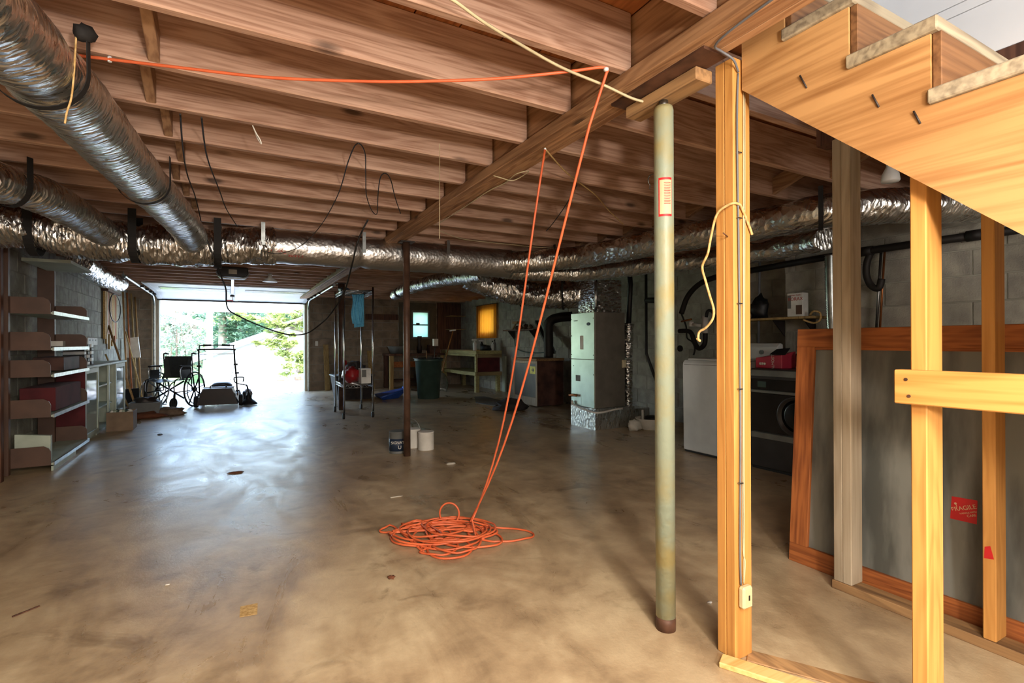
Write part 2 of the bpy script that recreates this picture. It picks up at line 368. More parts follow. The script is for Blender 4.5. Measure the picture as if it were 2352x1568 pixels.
pm('driveway', 'bdbcb8', .8, col2='acaba7', scale=2); pm('lawn', '7f9a52', .9, col2='6a8644', scale=1); pm('fabric_dark', '2c2a2b', .9, col2='3b3230', scale=12, bump=.3, bscale=30); pm('tan_bag', '7d6a58', .85, col2='5a4a3e', scale=9)
pm('copper', 'a2673e', .4, .8); pm('pvc', 'd5d2cc', .4); pm('jug', '8f9c92', .1, trans=.6); pm('paper', 'd8d2c4', .8); pm('navy', '24344c', .5); pm('mouse_grey', '6e706e', .6); pm('leaf_brown', '6a3c22', .8); pm('mower_body', '1e1a1a', .45, col2='2c1c1a', scale=6)
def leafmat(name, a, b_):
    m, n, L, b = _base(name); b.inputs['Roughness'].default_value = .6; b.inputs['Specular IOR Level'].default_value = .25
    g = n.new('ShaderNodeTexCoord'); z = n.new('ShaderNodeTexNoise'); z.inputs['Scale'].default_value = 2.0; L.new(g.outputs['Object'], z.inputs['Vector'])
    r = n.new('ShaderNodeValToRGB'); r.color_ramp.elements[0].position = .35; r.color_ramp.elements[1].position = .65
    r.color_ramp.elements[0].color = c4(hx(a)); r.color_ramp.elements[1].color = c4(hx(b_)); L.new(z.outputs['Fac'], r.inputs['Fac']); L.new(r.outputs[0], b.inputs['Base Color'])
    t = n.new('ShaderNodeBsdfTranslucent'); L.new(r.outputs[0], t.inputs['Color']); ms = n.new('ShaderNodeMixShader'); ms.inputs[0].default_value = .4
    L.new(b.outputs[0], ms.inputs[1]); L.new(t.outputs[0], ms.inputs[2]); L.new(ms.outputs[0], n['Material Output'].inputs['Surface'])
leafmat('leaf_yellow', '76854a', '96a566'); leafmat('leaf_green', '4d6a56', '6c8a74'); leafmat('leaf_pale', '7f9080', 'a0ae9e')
def glass(name, tint='dfe8e4', rough=.03, alpha=.35):
    m, n, L, b = _base(name); b.inputs['Base Color'].default_value = c4(hx(tint)); b.inputs['Roughness'].default_value = rough
    b.inputs['Alpha'].default_value = alpha
glass('pane'); glass('cab_glass', 'b9c8c0', .08, .55)
def frosted(name, tint):
    m, n, L, b = _base(name); t = n.new('ShaderNodeBsdfTranslucent'); t.inputs[0].default_value = c4(hx(tint)); ms = n.new('ShaderNodeMixShader'); ms.inputs[0].default_value = .7
    b.inputs['Base Color'].default_value = c4(hx(tint)); L.new(b.outputs[0], ms.inputs[1]); L.new(t.outputs[0], ms.inputs[2]); L.new(ms.outputs[0], n['Material Output'].inputs['Surface'])
frosted('frosted', 'd4ecdd'); frosted('curtain_thin', 'e0962a')
# ================================================================ structure
XL, XR, XRN, YB, YF = -1.85, 5.45, 5.05, 12.85, -2.6       # left wall, right wall (far / near section), back wall, wall behind camera
ZJ, ZS = 2.18, 2.415                                         # joist bottom, subfloor
CEIL_Y0 = 1.17 - 0.406*9
floor = struct(box('floor', 'concrete', XL-.2, XR+.2, YF-.2, YB+.1, -.15, 0), 'stained bare concrete basement floor')
_proto = {}
def block_wall(parent, mat, axis, face, sgn, a0, a1, z0, z1, skip=()):
    """running-bond blocks proud of the wall face; axis 0: wall plane is x=face, blocks run along y; axis 1: plane y=face"""
    BL, BH, G = .406, .203, .010
    key = (mat, axis)
    if key not in _proto:
        b = MB()
        if axis == 0: b.box(-.02, .004, G/2, BL-G/2, G/2, BH-G/2)
        else: b.box(G/2, BL-G/2, -.004, .02, G/2, BH-G/2)
        _proto[key] = b.mesh('block', mat, bevel=.003)
    row = int(z0/BH)
    while row*BH < z1 - .05:
        a = a0 - (BL/2 if row % 2 else 0); zz = row*BH
        while a < a1 - .02:
            lo, hi = max(a, a0), min(a+BL, a1); h = min(BH, z1-zz)
            if hi - lo > .06 and not any(lo < s[1] and hi > s[0] and zz < s[3] and zz+h > s[2] for s in skip):
                o = bpy.data.objects.new('block', _proto[key]); COL.objects.link(o); o.parent = parent
                p = Vector((face, lo, zz)) if axis == 0 else Vector((lo, face, zz))
                o.location = p - wloc(parent)
                sc = (hi-lo)/BL
                o.scale = (sgn if axis == 0 else sc, sc if axis == 0 else 1, h/BH)
            a += BL
        row += 1
wl = struct(box('wall_left', 'mortar', XL-.2, XL-.004, YF-.2, YB+.2, 0, ZS), 'grey concrete block wall on the left')
block_wall(wl, 'block', 0, XL, 1, 5.75, YB, 0, ZS)
CY0_, CY1_, CZ0_, CZ1_ = 10.75, 11.55, 1.34, 1.95
m = MB().box(XR+.004, XR+.2, 3.3, CY0_, 0, ZS).box(XR+.004, XR+.2, CY1_, YB+.2, 0, ZS).box(XR+.004, XR+.2, CY0_, CY1_, 0, CZ0_).box(XR+.004, XR+.2, CY0_, CY1_, CZ1_, ZS).box(XRN+.004, XRN+.6, YF-.2, 3.3, 0, ZS)
wr = struct(m.build('wall_right', 'mortar'), 'grey concrete block wall on the right')
block_wall(wr, 'block_dim', 0, XR, -1, 3.31, YB, 0, ZS, skip=((CY0_, CY1_, CZ0_, CZ1_),))
block_wall(wr, 'block_dim', 0, XRN, -1, .55, 3.3, .8, ZS)
GX0, GX1, GZ = -1.31, 1.50, 2.06                              # garage door opening
WX0, WX1, WZ0, WZ1 = 4.12, 4.53, 1.26, 1.90                   # little back window
m = MB().box(XL, GX0, YB+.004, YB+.2, 0, ZS).box(GX0, GX1, YB+.004, YB+.2, GZ, ZS)
m.box(GX1, WX0, YB+.004, YB+.2, 0, ZS).box(WX1, XR, YB+.004, YB+.2, 0, ZS).box(WX0, WX1, YB+.004, YB+.2, 0, WZ0).box(WX0, WX1, YB+.004, YB+.2, WZ1, ZS)
wb = struct(m.build('wall_back', 'mortar'), 'block wall at the far end with the garage door')
block_wall(wb, 'block_brown', 1, YB, 1, XL, GX0, 0, ZS)
block_wall(wb, 'block_brown', 1, YB, 1, GX1, XR, 0, ZS, skip=((WX0, WX1, WZ0, WZ1),))
struct(box('wall_front', 'plaster_dim', XL-.2, XRN, YF-.2, YF, 0, ZS), 'plain wall at the near end')
# jamb trims of the garage door
for i, (x0, x1, y0) in enumerate(((GX0-.13, GX0, YB-.05), (GX1, GX1+.12, YB-.05))):
    struct(box('trim_%d' % (i+1), 'grey_stud', x0, x1, y0, YB-.004, 0, GZ+.04, bevel=.004), 'pale wooden jamb of the garage opening')
# window
w = MB().box(WX0-.04, WX0, YB-.02, YB+.08, WZ0-.04, WZ1+.04).box(WX1, WX1+.04, YB-.02, YB+.08, WZ0-.04, WZ1+.04).box(WX0, WX1, YB-.02, YB+.08, WZ1, WZ1+.04).box(WX0, WX1, YB-.02, YB+.08, WZ0-.04, WZ0)
win = struct(w.build('window_1', 'mouse_grey'), 'small back window with two frosted panes')
zm = (WZ0+WZ1)/2
box('sash_bar', 'dark_metal', WX0, WX1, YB+.01, YB+.04, zm-.015, zm+.012, win); box('latch', 'dark_metal', WX0+.09, WX0+.18, YB-.01, YB+.01, zm+.012, zm+.05, win)
box('pane', 'frosted', WX0, WX1, YB+.02, YB+.026, zm+.012, WZ1, win); box('pane', 'frosted', WX0, WX1, YB+.02, YB+.026, WZ0, zm-.015, win)
w2 = struct(MB().box(XR+.02, XR+.10, CY0_, CY0_+.04, CZ0_, CZ1_).box(XR+.02, XR+.10, CY1_-.04, CY1_, CZ0_, CZ1_).box(XR+.02, XR+.10, CY0_+.04, CY1_-.04, CZ0_, CZ0_+.04).box(XR+.02, XR+.10, CY0_+.04, CY1_-.04, CZ1_-.04, CZ1_).build('window_2', 'mouse_grey'), 'small side window behind the orange curtain')
box('pane', 'pane', XR+.05, XR+.056, CY0_+.04, CY1_-.04, CZ0_+.04, CZ1_-.04, w2)
# ceiling: subfloor, joists, bridging
SX0, SX1, SY0, SY1 = 1.53, 2.42, -1.7, 1.42                   # stair opening
m = MB().box(XL-.2, SX0, YF-.2, YB+.2, ZS+.02, ZS+.06).box(SX1+.085, XR+.2, YF-.2, YB+.2, ZS+.02, ZS+.06).box(SX0, SX1+.085, SY1, YB+.2, ZS+.02, ZS+.06).box(SX0, SX1+.085, YF-.2, SY0, ZS+.02, ZS+.06)
ceil = struct(m.build('ceiling', 'subfloor_wood'), 'open joist ceiling with board subfloor')
cw = wloc(ceil)
n = 17; wpl = (1.40-XL)/n
pmesh = MB().box(.003, wpl-.003, 0, 9.2, 0, .02).mesh('subfloor_board', 'subfloor_wood')
for i in range(n):
    o = bpy.data.objects.new('subfloor_board', pmesh); COL.objects.link(o); o.parent = ceil; o.location = Vector((XL + i*wpl, YF, ZS)) - cw
JL, JR0 = 1.385, 1.515
jm = MB().box(XL+.0, JL, -.038, 0, ZJ, ZS).mesh('joist', 'joist_wood', bevel=.004)
jr = MB().box(JR0, XR, -.038, 0, ZJ, ZS).mesh('joist', 'joist_wood', bevel=.004)
jn = MB().box(SX1+.05, XRN, -.038, 0, ZJ, ZS).mesh('joist', 'joist_wood', bevel=.004)
bb = MB().prism([(0, 2.315), (.368, 2.185), (.368, 2.305), (0, 2.41)], 0, -.30, -.262).mesh('bridging_board', 'block_wood', bevel=.003)
JY = []
for k in range(-9, 29):
    y = 1.17 + .406*k; JY.append(y)
    for me, ok in ((jm, True), (jr if y > 1.45 else jn, True)):
        o = bpy.data.objects.new('joist', me); COL.objects.link(o); o.parent = ceil; o.location = Vector((random.uniform(-.002,.002), y, random.uniform(-.003, .003))) - cw
    if -1 < k < 10:
        o = bpy.data.objects.new('bridging_board', bb); COL.objects.link(o); o.parent = ceil; o.location = Vector((.055*((k*7) % 3 - 1)*.5, y, 0)) - cw
        o = bpy.data.objects.new('bridging_board', bb); COL.objects.link(o); o.parent = ceil; o.location = Vector((3.75, y, 0)) - cw if y > 1.2 else Vector((3.75, y, 0)) - cw
# stairwell above the ceiling
wall_h = 4.3
sw = struct(MB().box(SX1+.02, SX1+.08, SY0, SY1, 2.16, wall_h).build('wall_stair', 'white_panel'), 'pale board wall beside the upper stairs')
zs = [2.16, 2.353, 2.395, 2.60, 2.80, 3.0, 3.2]
for a, b in zip(zs[:-1], zs[1:]):
    box('plank', 'white_panel', SX1, SX1+.02, SY0, SY1, a+.002, b-.002, sw)
struct(MB().box(SX0-.06, SX0, SY0, SY1, ZS+.06, wall_h).box(SX0, SX1, SY1, SY1+.06, ZS+.02, wall_h).box(SX0, SX1, SY0-.06, SY0, ZS+.02, wall_h).box(SX0-.06, SX1+.08, SY0-.06, SY1+.06, wall_h, wall_h+.05).build('wall_stairwell', 'white_panel'), 'plain walls around the upper stair opening')
struct(box('trim_3', 'dark_wood', SX1-.005, SX1+.08, SY0, SY1, 2.03, 2.158), 'dark trimmer board under the pale stair wall')
# girder with ledger
g = thing('wooden_girder', 'long built-up wooden girder running down the middle under the joists', 'beam', (1.45, 5.1, 2.12))
for i in range(3): box('girder_plank', 'girder_wood', 1.4+.037*i, 1.4+.037*(i+1)-.0012, YF, YB-.01, 2.12 + (.0 if i != 1 else .002), ZS, g, .002)
box('ledger_strip', 'girder_wood', 1.352, 1.398, YF, YB-.01, 2.118, ZJ-.004, g, .003)
box('steel_plate', 'rust_metal', 1.40, 1.515, 1.20, 1.68, 2.108, 2.118, g)
lab(box('splice_block', 'plate_wood', 1.46, 1.545, 1.285, 1.66, 2.06, 2.107, g, .004), 'grey weathered splice block')
# ================================================================ near columns, posts, stairs
c0 = fl(1538, 1448)
cx, cy = c0.x, c0.y + .02
col = thing('steel_column', 'grey-green painted steel pipe column with a red-bordered label, nearest', 'column', (cx, cy, 0))
MB().lathe([(.0375, 0), (.0375, 2.02), (.034, 2.035), (.016, 2.035)], (cx, cy, 0), 32).build('pipe', 'column_paint', col)
MB().lathe([(.017, 2.03), (.017, 2.06)], (cx, cy, 0), 16).build('jack_screw', 'steel', col)
MB().lathe([(.0382, 0), (.0384, .03), (.0377, .05)], (cx, cy, 0), 32).build('rust_band', 'rust_metal', col)
za, zb = aY(1535, 408, cy-.03).z, aY(1535, 497, cy-.03).z
def arc_label(z0, z1, a0, a1, r, mat, nm, parent):
    m = MB(); m.grid(lambda u, v: Vector((cx + r*math.cos(a0+(a1-a0)*u), cy + r*math.sin(a0+(a1-a0)*u), z0+(z1-z0)*v)), 12, 1); return m.build(nm, mat, parent)
ac = math.atan2(-cy, -cx)
l1 = arc_label(zb, za, ac-.55, ac+.85, .0379, 'red_label', 'label', col); lab(l1, 'red-bordered maker label')
p_ = arc_label(zb+.009, za-.009, ac-.43, ac+.80, .0382, 'label_paper', 'label_paper', col)
m = MB()
for i in range(14):
    z = za - .022 - i*.0062
    if z < zb + .012: break
    m.grid(lambda u, v: Vector((cx + .0385*math.cos(ac+.02+(.72-.1*random.random())*u), cy + .0385*math.sin(ac+.02+(.72)*u), z + .0022*v)), 6, 1)
m.build('label_print', 'red_print', col)
# doubled 2x4 post carrying the stringer
px0, py0 = 1.544, 1.198
post = thing('wooden_post', 'orange-toned doubled timber post with cables stapled down it', 'post', (px0+.045, py0+.038, 0))
box('timber', 'stud_wood', px0, px0+.089, py0, py0+.0378, 0, 2.118, post, .003); box('timber', 'stud_wood', px0, px0+.089, py0+.0384, py0+.0765, 0, 2.118, post, .003)
ob = MB().box(px0+.012, px0+.062, py0-.026, py0, .185, .262).build('outlet_box', 'cream', post, .007); lab(ob, 'cream surface outlet box')
box('screw_slot', 'dark_metal', px0+.036, px0+.042, py0-.0275, py0-.0255, .215, .232, ob)
gc = MB().tube(smoothpts([(px0+.02, py0-.005, 2.06), (px0+.012, py0-.006, 1.85), (px0+.020, py0-.006, 1.3), (px0+.024, py0-.005, .8), (px0+.018, py0-.006, .4), (px0+.022, py0-.006, .265)]), .0036, 8).build('grey_cable', 'grey_cable', post)
for dx in (0, .007): MB().tube(smoothpts([(px0+.05+dx, py0-.004, 2.0), (px0+.046+dx, py0-.004, 1.5), (px0+.040+dx*.7, py0-.004, .9), (px0+.036+dx, py0-.004, .42), (px0+.046-dx, py0-.005, .34), (px0+.038, py0-.005, .265)]), .0022, 6).build('thin_cable', 'cable_cream', post)
for z in (1.78, 1.55, 1.25, .95, .62): box('staple', 'steel', px0+.012, px0+.031, py0-.011, py0, z, z+.004, post)
for (x, z, l) in ((px0-.002, 1.50, .03),): MB().cyl((px0-.03, py0+.02, z), (px0, py0+.025, z-.01), .0022, 6).build('bent_nail', 'rust_metal', post)
# grey cable from girder to the post
tag(MB().tube(smoothpts([(1.36,.70,2.112),(1.37,.86,2.11),(1.385,1.02,2.108),(1.40,1.12,2.107),(1.425,1.175,2.108),(1.47,1.185,2.108),(1.52,1.178,2.09),(px0+.02,py0-.006,2.065)]), .004, 8).build('grey_cable', 'grey_cable'), 'grey cable bent along the girder above the orange-toned post', 'cable')
# rope hung over the post nail
tag(MB().tube(smoothpts([(px0+.088,py0-.008,1.50),(px0+.068,py0-.008,1.535),(px0+.035,py0-.008,1.585),(px0+.012,py0-.010,1.60),(px0-.010,py0+.01,1.60),(px0-.018,py0+.055,1.575),(px0-.02,py0+.08,1.50),(px0-.02,py0+.095,1.44),(px0-.02,py0+.12,1.395),(px0-.02,py0+.105,1.34),(px0-.02,py0+.085,1.28),(px0-.02,py0+.07,1.235),(px0-.02,py0+.075,1.20),(px0-.02,py0+.105,1.17),(px0-.02,py0+.135,1.155),(px0-.02,py0+.14,1.128),(px0-.012,py0+.138,1.122),(px0-.022,py0+.146,1.132)]), .0045, 8).build('rope', 'rope'), 'short tan rope hooked over the orange-toned doubled post', 'rope')
# ---- staircase
SXF = 1.58
Z0, RISE, RUN = 1.765, .1835, .1985
st = thing('staircase', 'open wooden basement staircase with a yellow guard post and rail, seen from below', 'stairs', (2.0, .1, 0))
tr = []
for k in range(3, -10, -1):
    zt = Z0 + RISE*k; yf = .640 + RUN*k           # far edge of tread k
    tr.append((zt, yf))
    t = box('tread', 'tread_wood', SXF-.012, 2.384, yf-.222, yf, zt-.038, zt, st, .004)
    if k < 3: box('riser', 'riser_wood', SXF+.006, 2.382, yf-.026, yf-.006, zt, zt+RISE-.038, st, .002)
poly = []
for (zt, yf) in tr:                                # saw-tooth upper edge from far (high) to near (low)
    poly += [(yf-.004, zt-.039), (yf-RUN-.004, zt-.039)]
ylow = tr[-1][1]-RUN
poly[0] = (1.190, poly[0][1])
bot = lambda y: 2.026 - (1.215-y)*.886
poly += [(ylow-.004, max(0, bot(ylow))), (1.215-2.026/.886, 0), (1.190, bot(1.190))]
poly = [(y, max(0, z)) for (y, z) in poly]
m = MB().prism(poly, 0, SXF, SXF+.038); sg = m.build('stringer', 'stringer_wood', st); lab(sg, 'broad saw-tooth stringer board')
MB().prism(poly, 0, 2.345, 2.383).build('stringer', 'dark_wood', st)
for (x, y, dz, dy) in ((1846,188,.0,.012),(2012,232,0,.006),(2107,270,0,.0)):
    a = aX(x-7, y-14, SXF-.001); b = aX(x+7, y+14, SXF-.001); MB().tube([a+Vector((-.004,0,0)), b], .0025, 6).build('nail', 'dark_metal', st)
# guard post + rail
gp = st
box('guard_post', 'stud_wood', 1.622, 1.711, .664, .702, 0, bot(.69)+.06, gp, .003)
MB().box(1.582, 1.6205, -1.3, .724, .950, 1.041).build('guard_rail', 'rail_wood', gp, .003)
box('guard_post', 'stud_wood', 1.622, 1.711, -1.2, -1.162, 0, 1.06, gp, .003)
for (y, z) in ((.695, 1.016), (.688, .972)): MB().lathe([(.0045, -.0012), (.0045, .0012)], (1.5818, y, z), 10, ax=0).build('nail_head', 'rust_metal', gp)
# stud wall on the stair's right side
g0 = fl(1912, 1350)
sx = 2.392
swl = thing('stud_wall', 'framed stud partition with grey double stud and orange studs on a floor plate', 'stud wall', (sx+.045, .4, 0))
box('bottom_plate', 'plate_wood', sx-.005, sx+.085, -1.6, 1.345, 0, .038, swl, .003)
lab(box('double_stud', 'grey_stud', sx, sx+.089, 1.300, 1.338, .0382, 2.03, swl, .003), 'grey painted doubled stud'); box('double_stud', 'grey_stud', sx, sx+.089, 1.2615, 1.2995, .0382, 2.03, swl, .003)
for y in (.775, .37, -.04, -.45): box('stud', 'stud_wood', sx, sx+.089, y, y+.038, .0382, 2.03, swl, .003)
lab(MB().add([(sx-.0006,.780,.335),(sx-.0006,.808,.33),(sx-.0006,.806,.372),(sx-.0006,.79,.38)],[(0,1,2,3)]).build('red_mark', 'red_label', swl), 'red paint mark')
# chalkboard leaning behind the studs
yb0, yb1 = 1.625, -.75
def cb(y, h, d=0):       # point on the leaning board: y along, h up the face, d toward viewer
    lean = .085
    return Vector((2.50 + lean*h/1.2*1.0 + .02 - d, y, h*.9965))
ck = thing('chalkboard', 'large old chalkboard in a reddish wooden frame leaning behind the studs', 'chalkboard', (2.55, .4, 0))
def slab(name, mat, ya, yb, ha, hb, d0, d1, par, mitre=0):
    m = MB(); m.hexa([cb(ya,ha,d0), cb(yb,ha,d0), cb(yb,ha,d1), cb(ya,ha,d1)], [cb(ya-(-mitre),hb,d0), cb(yb-mitre,hb,d0), cb(yb-mitre,hb,d1), cb(ya+mitre,hb,d1)]); return m.build(name, mat, par, .002)
FH, FW = 1.185, .092
sl = slab('slate', 'slate', yb1+.05, yb0-.05, .05, FH-.05, -.014, 0, ck)
slab('bottom_rail', 'frame_wood', yb1, yb0, 0, FW, -.016, .016, ck); slab('top_rail', 'frame_wood', yb1, yb0, FH-FW, FH, -.016, .016, ck)
slab('stile', 'frame_wood_z', yb0-FW, yb0, FW, FH-FW, -.016, .016, ck); slab('stile', 'frame_wood_z', yb1, yb1+FW, FW, FH-FW, -.016, .016, ck)
slab('inner_bead', 'frame_wood', yb1+FW, yb0-FW, FH-FW-.014, FH-FW, .0, .012, ck)
# FRAGILE sticker, printed askew
ps = [aX(2187,1139,2.557), aX(2246,1149,2.557), aX(2246,1203,2.557), aX(2185,1189,2.557)]
def on(p, d): 
    h = p.z/.9965; q = cb(p.y, h, d); return q
m = MB().add([on(p, .0012) for p in ps] + [on(p, .0003) for p in ps], [(0,1,2,3),(7,6,5,4),(0,4,5,1),(1,5,6,2),(2,6,7,3),(3,7,4,0)])
sk = m.build('fragile_sticker', 'red_label', ck); lab(sk, 'red FRAGILE handle with care sticker')
cc = sum((on(p, .0016) for p in ps), Vector())/4
ex = Vector((0,-1,.42)).normalized(); ey = Vector((.05,.35,1))
for t, s, dx, dy in (('FRAGILE', .023, .002, .006), ('HANDLE WITH', .0085, .010, -.0125), ('CARE', .0125, .0165, -.0245)):
    f = frame(cc, ex, ey); text_mesh('sticker_text', t, s, 'label_paper', f @ Matrix.Translation((dx, dy, 0)), ck)
f = frame(cc, ex, ey); m = MB().lathe([(.0045, 0), (.0045, .0008)], (0,0,0), 10); m.add([(-.001,0,0),(.001,0,0),(.001,-.014,.0008),(-.001,-.014,.0008)], [(0,1,2,3)])
m.xf(f @ Matrix.Translation((-.018, .027, 0))); m.build('sticker_glass_symbol', 'label_paper', ck)
# planks and bits on the floor near the post
def plank(px, label, w, L, ang, t, mat, z=0):
    p = fl(*px); m = MB().box(0, L, -w/2, w/2, z, z+t); m.xf(Matrix.Translation(p) @ Matrix.Rotation(ang, 4, 'Z'))
    return tag(m.build('floor_plank', mat, None, .003), label, 'plank')
plank((1655, 1522), 'short pale pine board lying on the floor at the post foot', .062, .55, math.radians(-62), .019, 'floor_plank_wood')
plank((1716, 1506), 'flat darker plank on the floor running beside the pale pine board', .075, .9, math.radians(-58), .006, 'plate_wood')
tag(MB().blob((fl(2180,1410).x, fl(2180,1410).y, .052), (.03,.012,.011), 10, 6).build('glove_scrap', 'paper'), 'pale cloth scrap on the stud wall floor plate', 'scrap')
# ---- orange extension cord
hk = fl(1388, 158, 2.172)
def sag(a, b, s, n=16):
    a, b = Vector(a), Vector(b); return [a.lerp(b, i/n) - Vector((0,0,s*4*(i/n)*(1-i/n))) for i in range(n+1)]
E0 = fl(100, 118, 2.165); E0 = Vector((E0.x, E0.y, 2.165))
mid = [fl(x, y, z) for (x, y, z) in ((100,118,2.165),(250,136,2.15),(420,156,2.13),(620,178,2.112),(850,187,2.105),(1000,186,2.11),(1150,180,2.125),(1300,165,2.15))]
pts = smoothpts(mid + [hk + Vector((0,0,.006)), hk + Vector((.006,-.004,-.02))], 5)
p1 = fl(1080, 1215); p1.z = .05
hk2 = fl(1252, 342, 2.105)
drop1 = [hk.lerp(p1, t) + Vector((.16*math.sin(PI*t)*t*.55, .02*math.sin(PI*t), -.22*4*t*(1-t)*.5)) for t in [i/14 for i in range(1, 15)]]
rng = random.Random(3)
cc0 = fl(1030, 1235)
coil = []
def loop(cx_, cy_, a, b, ang, ph, n=14, z=.01, turns=1.0):
    for i in range(int(n*turns)):
        t = ph + 2*PI*i/n; x = a*math.cos(t); y = b*math.sin(t)
        coil.append(Vector((cx_ + x*math.cos(ang)-y*math.sin(ang), cy_ + x*math.sin(ang)+y*math.cos(ang), max(.006, z + rng.uniform(-.004,.006)))))
rt = Vector((math.cos(YAW), -math.sin(YAW), 0)); fw = Vector((math.sin(YAW), math.cos(YAW), 0))
def L2(r, f, a, b, ang, ph, z, turns=1.0):
    q = cc0 + rt*r + fw*f; loop(q.x, q.y, a, b, -YAW+ang, ph, 14, z, turns)
L2(.00, .05, .24, .20, 0, .3, .03, 1.3); L2(-.05, .02, .27, .17, .2, 1.5, .026, 1.2); L2(.06, .08, .21, .15, -.2, 4, .034, 1.2)
L2(-.10, .10, .20, .14, .1, 2, .022, 1.2); L2(.05, -.08, .14, .17, .3, .5, .018, 1.2); L2(-.02, .03, .30, .12, .05, 3, .02, 1.1)
L2(.10, -.02, .22, .14, -.4, 2.5, .012, 1.2); L2(-.16, .02, .17, .16, .5, 5, .010, 1.2); L2(.03, -.17, .12, .13, .2, 1.2, .008, 1.1)
L2(-.03, -.15, .10, .11, .1, 3.5, .010, 1.1); L2(-.28, .12, .14, .05, .25, 2, .012, 1.0); L2(.30, .03, .19, .10, -.05, 4.2, .008, 1.1); L2(.0, .0, .2, .2, 0, 0, .016, 1.2)
# upright loop standing behind
q = cc0 + rt*(-.02) + fw*.20
for i in range(12):
    t = -PI/2 + 2*PI*i/11; coil.append(q + rt*(.06*math.cos(t)) + Vector((0,0,.07 + .065*math.sin(t))) + fw*(.02*i/11))
L2(.02, .08, .16, .2, .2, 1, .02, .8)
p2 = p1 + rt*.012
drop2 = [p2.lerp(hk2, t) + Vector((.10*math.sin(PI*t)*(1-t)*.9, .0, -.24*4*t*(1-t)*.5)) for t in [i/14 for i in range(0, 15)]]
path = pts + drop1 + smoothpts(coil, 3) + drop2
cord = thing('extension_cord', 'orange extension cord strung under the joists and piled on the floor', 'cord', (cc0.x, cc0.y, 0))
MB().tube(path, .0058, 8).build('cord', 'orange_cord', cord)
lab(MB().lathe([(.004,-.008),(.010,-.004),(.010,.004),(.004,.008)], hk+Vector((.004,-.006,-.004)), 10).build('cord_clip', 'white', cord), 'white cord clip')
lab(MB().lathe([(.004,-.006),(.007,0),(.004,.006)], hk2, 10).build('cord_clip', 'white', cord), 'white cord clip')
lab(MB().lathe([(.006,-.01),(.009,0),(.006,.01)], fl(252,136,2.152), 10).build('cord_clip', 'white', cord), 'white cord clip')
# ================================================================ foil wrapped ducts
def resample(pts, step):
    pts = smoothpts(pts, 12); out = [pts[0]]; acc = 0
    for a, b in zip(pts[:-1], pts[1:]):
        d = (b-a).length
        while acc + d >= step:
            t = (step-acc)/d; a = a.lerp(b, t); d = (b-a).length; acc = 0; out.append(a)
        acc += d
    if (out[-1]-pts[-1]).length > step*.3: out.append(pts[-1])
    return out
def duct(par, pts, r, mat='foil', cr=.006, seed=0, step=.03, n=36, name='duct_body', pinch=(), squash=1):
    P = resample(pts, step); m = len(P); rr = []
    for i, p in enumerate(P):
        q = r[0] + (r[1]-r[0])*i/(m-1) if isinstance(r, tuple) else r
        for (c, w, a) in pinch:
            q -= a*math.exp(-((p-Vector(c)).length/w)**2)
        rr.append(q)
    return MB().tube(P, rr, n, crinkle=cr, seed=seed, squash=squash).build(name, mat, par)
def strap(par, c, d, r, w, zt, mat='strap', name='hanger_strap', side=0):
    """flat band slung under the duct at c (axis d), rising to height zt on both sides"""
    c = Vector(c); d = Vector(d).normalized(); x = d.cross(Vector((0,0,1))).normalized(); n = 14; vs = []; fs = []
    pts = [c + x*r*1.03*(-1 if side == 0 else -1) + Vector((0,0,zt-c.z))]
    for i in range(n+1):
        a = PI + PI*i/n; pts.append(c + x*(r*1.04*math.cos(a)) + Vector((0,0,r*1.04*math.sin(a))))
    pts.append(c + x*r*1.03 + Vector((0,0,zt-c.z)))
    m = MB()
    for i, p in enumerate(pts):
        o = (p-c); nrm = Vector((o.x, o.y, min(o.z, 0))); nrm = nrm.normalized() if nrm.length > 1e-4 else Vector((0,0,-1))
        m.v += [p + d*w/2, p - d*w/2, p - d*w/2 + nrm*.003, p + d*w/2 + nrm*.003]
    for i in range(len(pts)-1):
        for k in range(4): m.f.append([i*4+k, i*4+(k+1) % 4, i*4+4+(k+1) % 4, i*4+4+k]); m.sm.append(False)
    return m.build(name, mat, par)
YT, ZT = 5.19, 2.015
trunk = thing('trunk_duct', 'big foil-wrapped trunk duct slung across the ceiling behind the brown pole', 'duct', (.8, YT, 1.84))
duct(trunk, [(-2.05,5.02,2.0),(-1.55,5.0,1.99),(-1.1,5.06,1.955),(-.62,5.12,1.935),(-.2,5.16,1.955),(.15,5.18,2.0),(.35,YT,2.01)], .165, 'foil_crinkle', .022, 1, .028, 48, pinch=(((-1.25,5.05,1.96),.06,.03),((-.68,5.12,1.94),.05,.03),((-.1,5.17,1.96),.05,.03)))
duct(trunk, [(.32,YT,2.01),(.8,YT,ZT),(1.4,YT,ZT),(2.0,YT-.02,ZT),(2.5,YT-.05,ZT-.005),(2.78,YT-.1,ZT-.01)], .158, 'foil_smooth', .006, 2, .03, 48, pinch=(((1.13,YT,ZT),.04,.018),((2.0,YT,ZT),.04,.012)))
for x in (.25, 1.13, 2.0):
    sb = MB().box(x-.016, x+.016, YT-.166, YT-.160, 1.99, 2.19).build('hanger_bar', 'galv', trunk)
for x, y in ((-1.28, 5.05), (-.68, 5.12), (-.1, 5.165)): strap(trunk, (x, y, 1.955), (1,0,0), .17, .055, 2.18)
for (x, t, s, w) in ((.36, 'Type 75', .05, 0), (1.74, '210', .05, 0)):
    f = frame((x, YT-.150, 2.0-.085), (-1,0,0), (0,-.35,-.9)); f = frame((x, YT-.144, 1.945), (-1,0,0), (0,.45,-.9))
    text_mesh('duct_print', t, s, 'red_print', f, trunk)
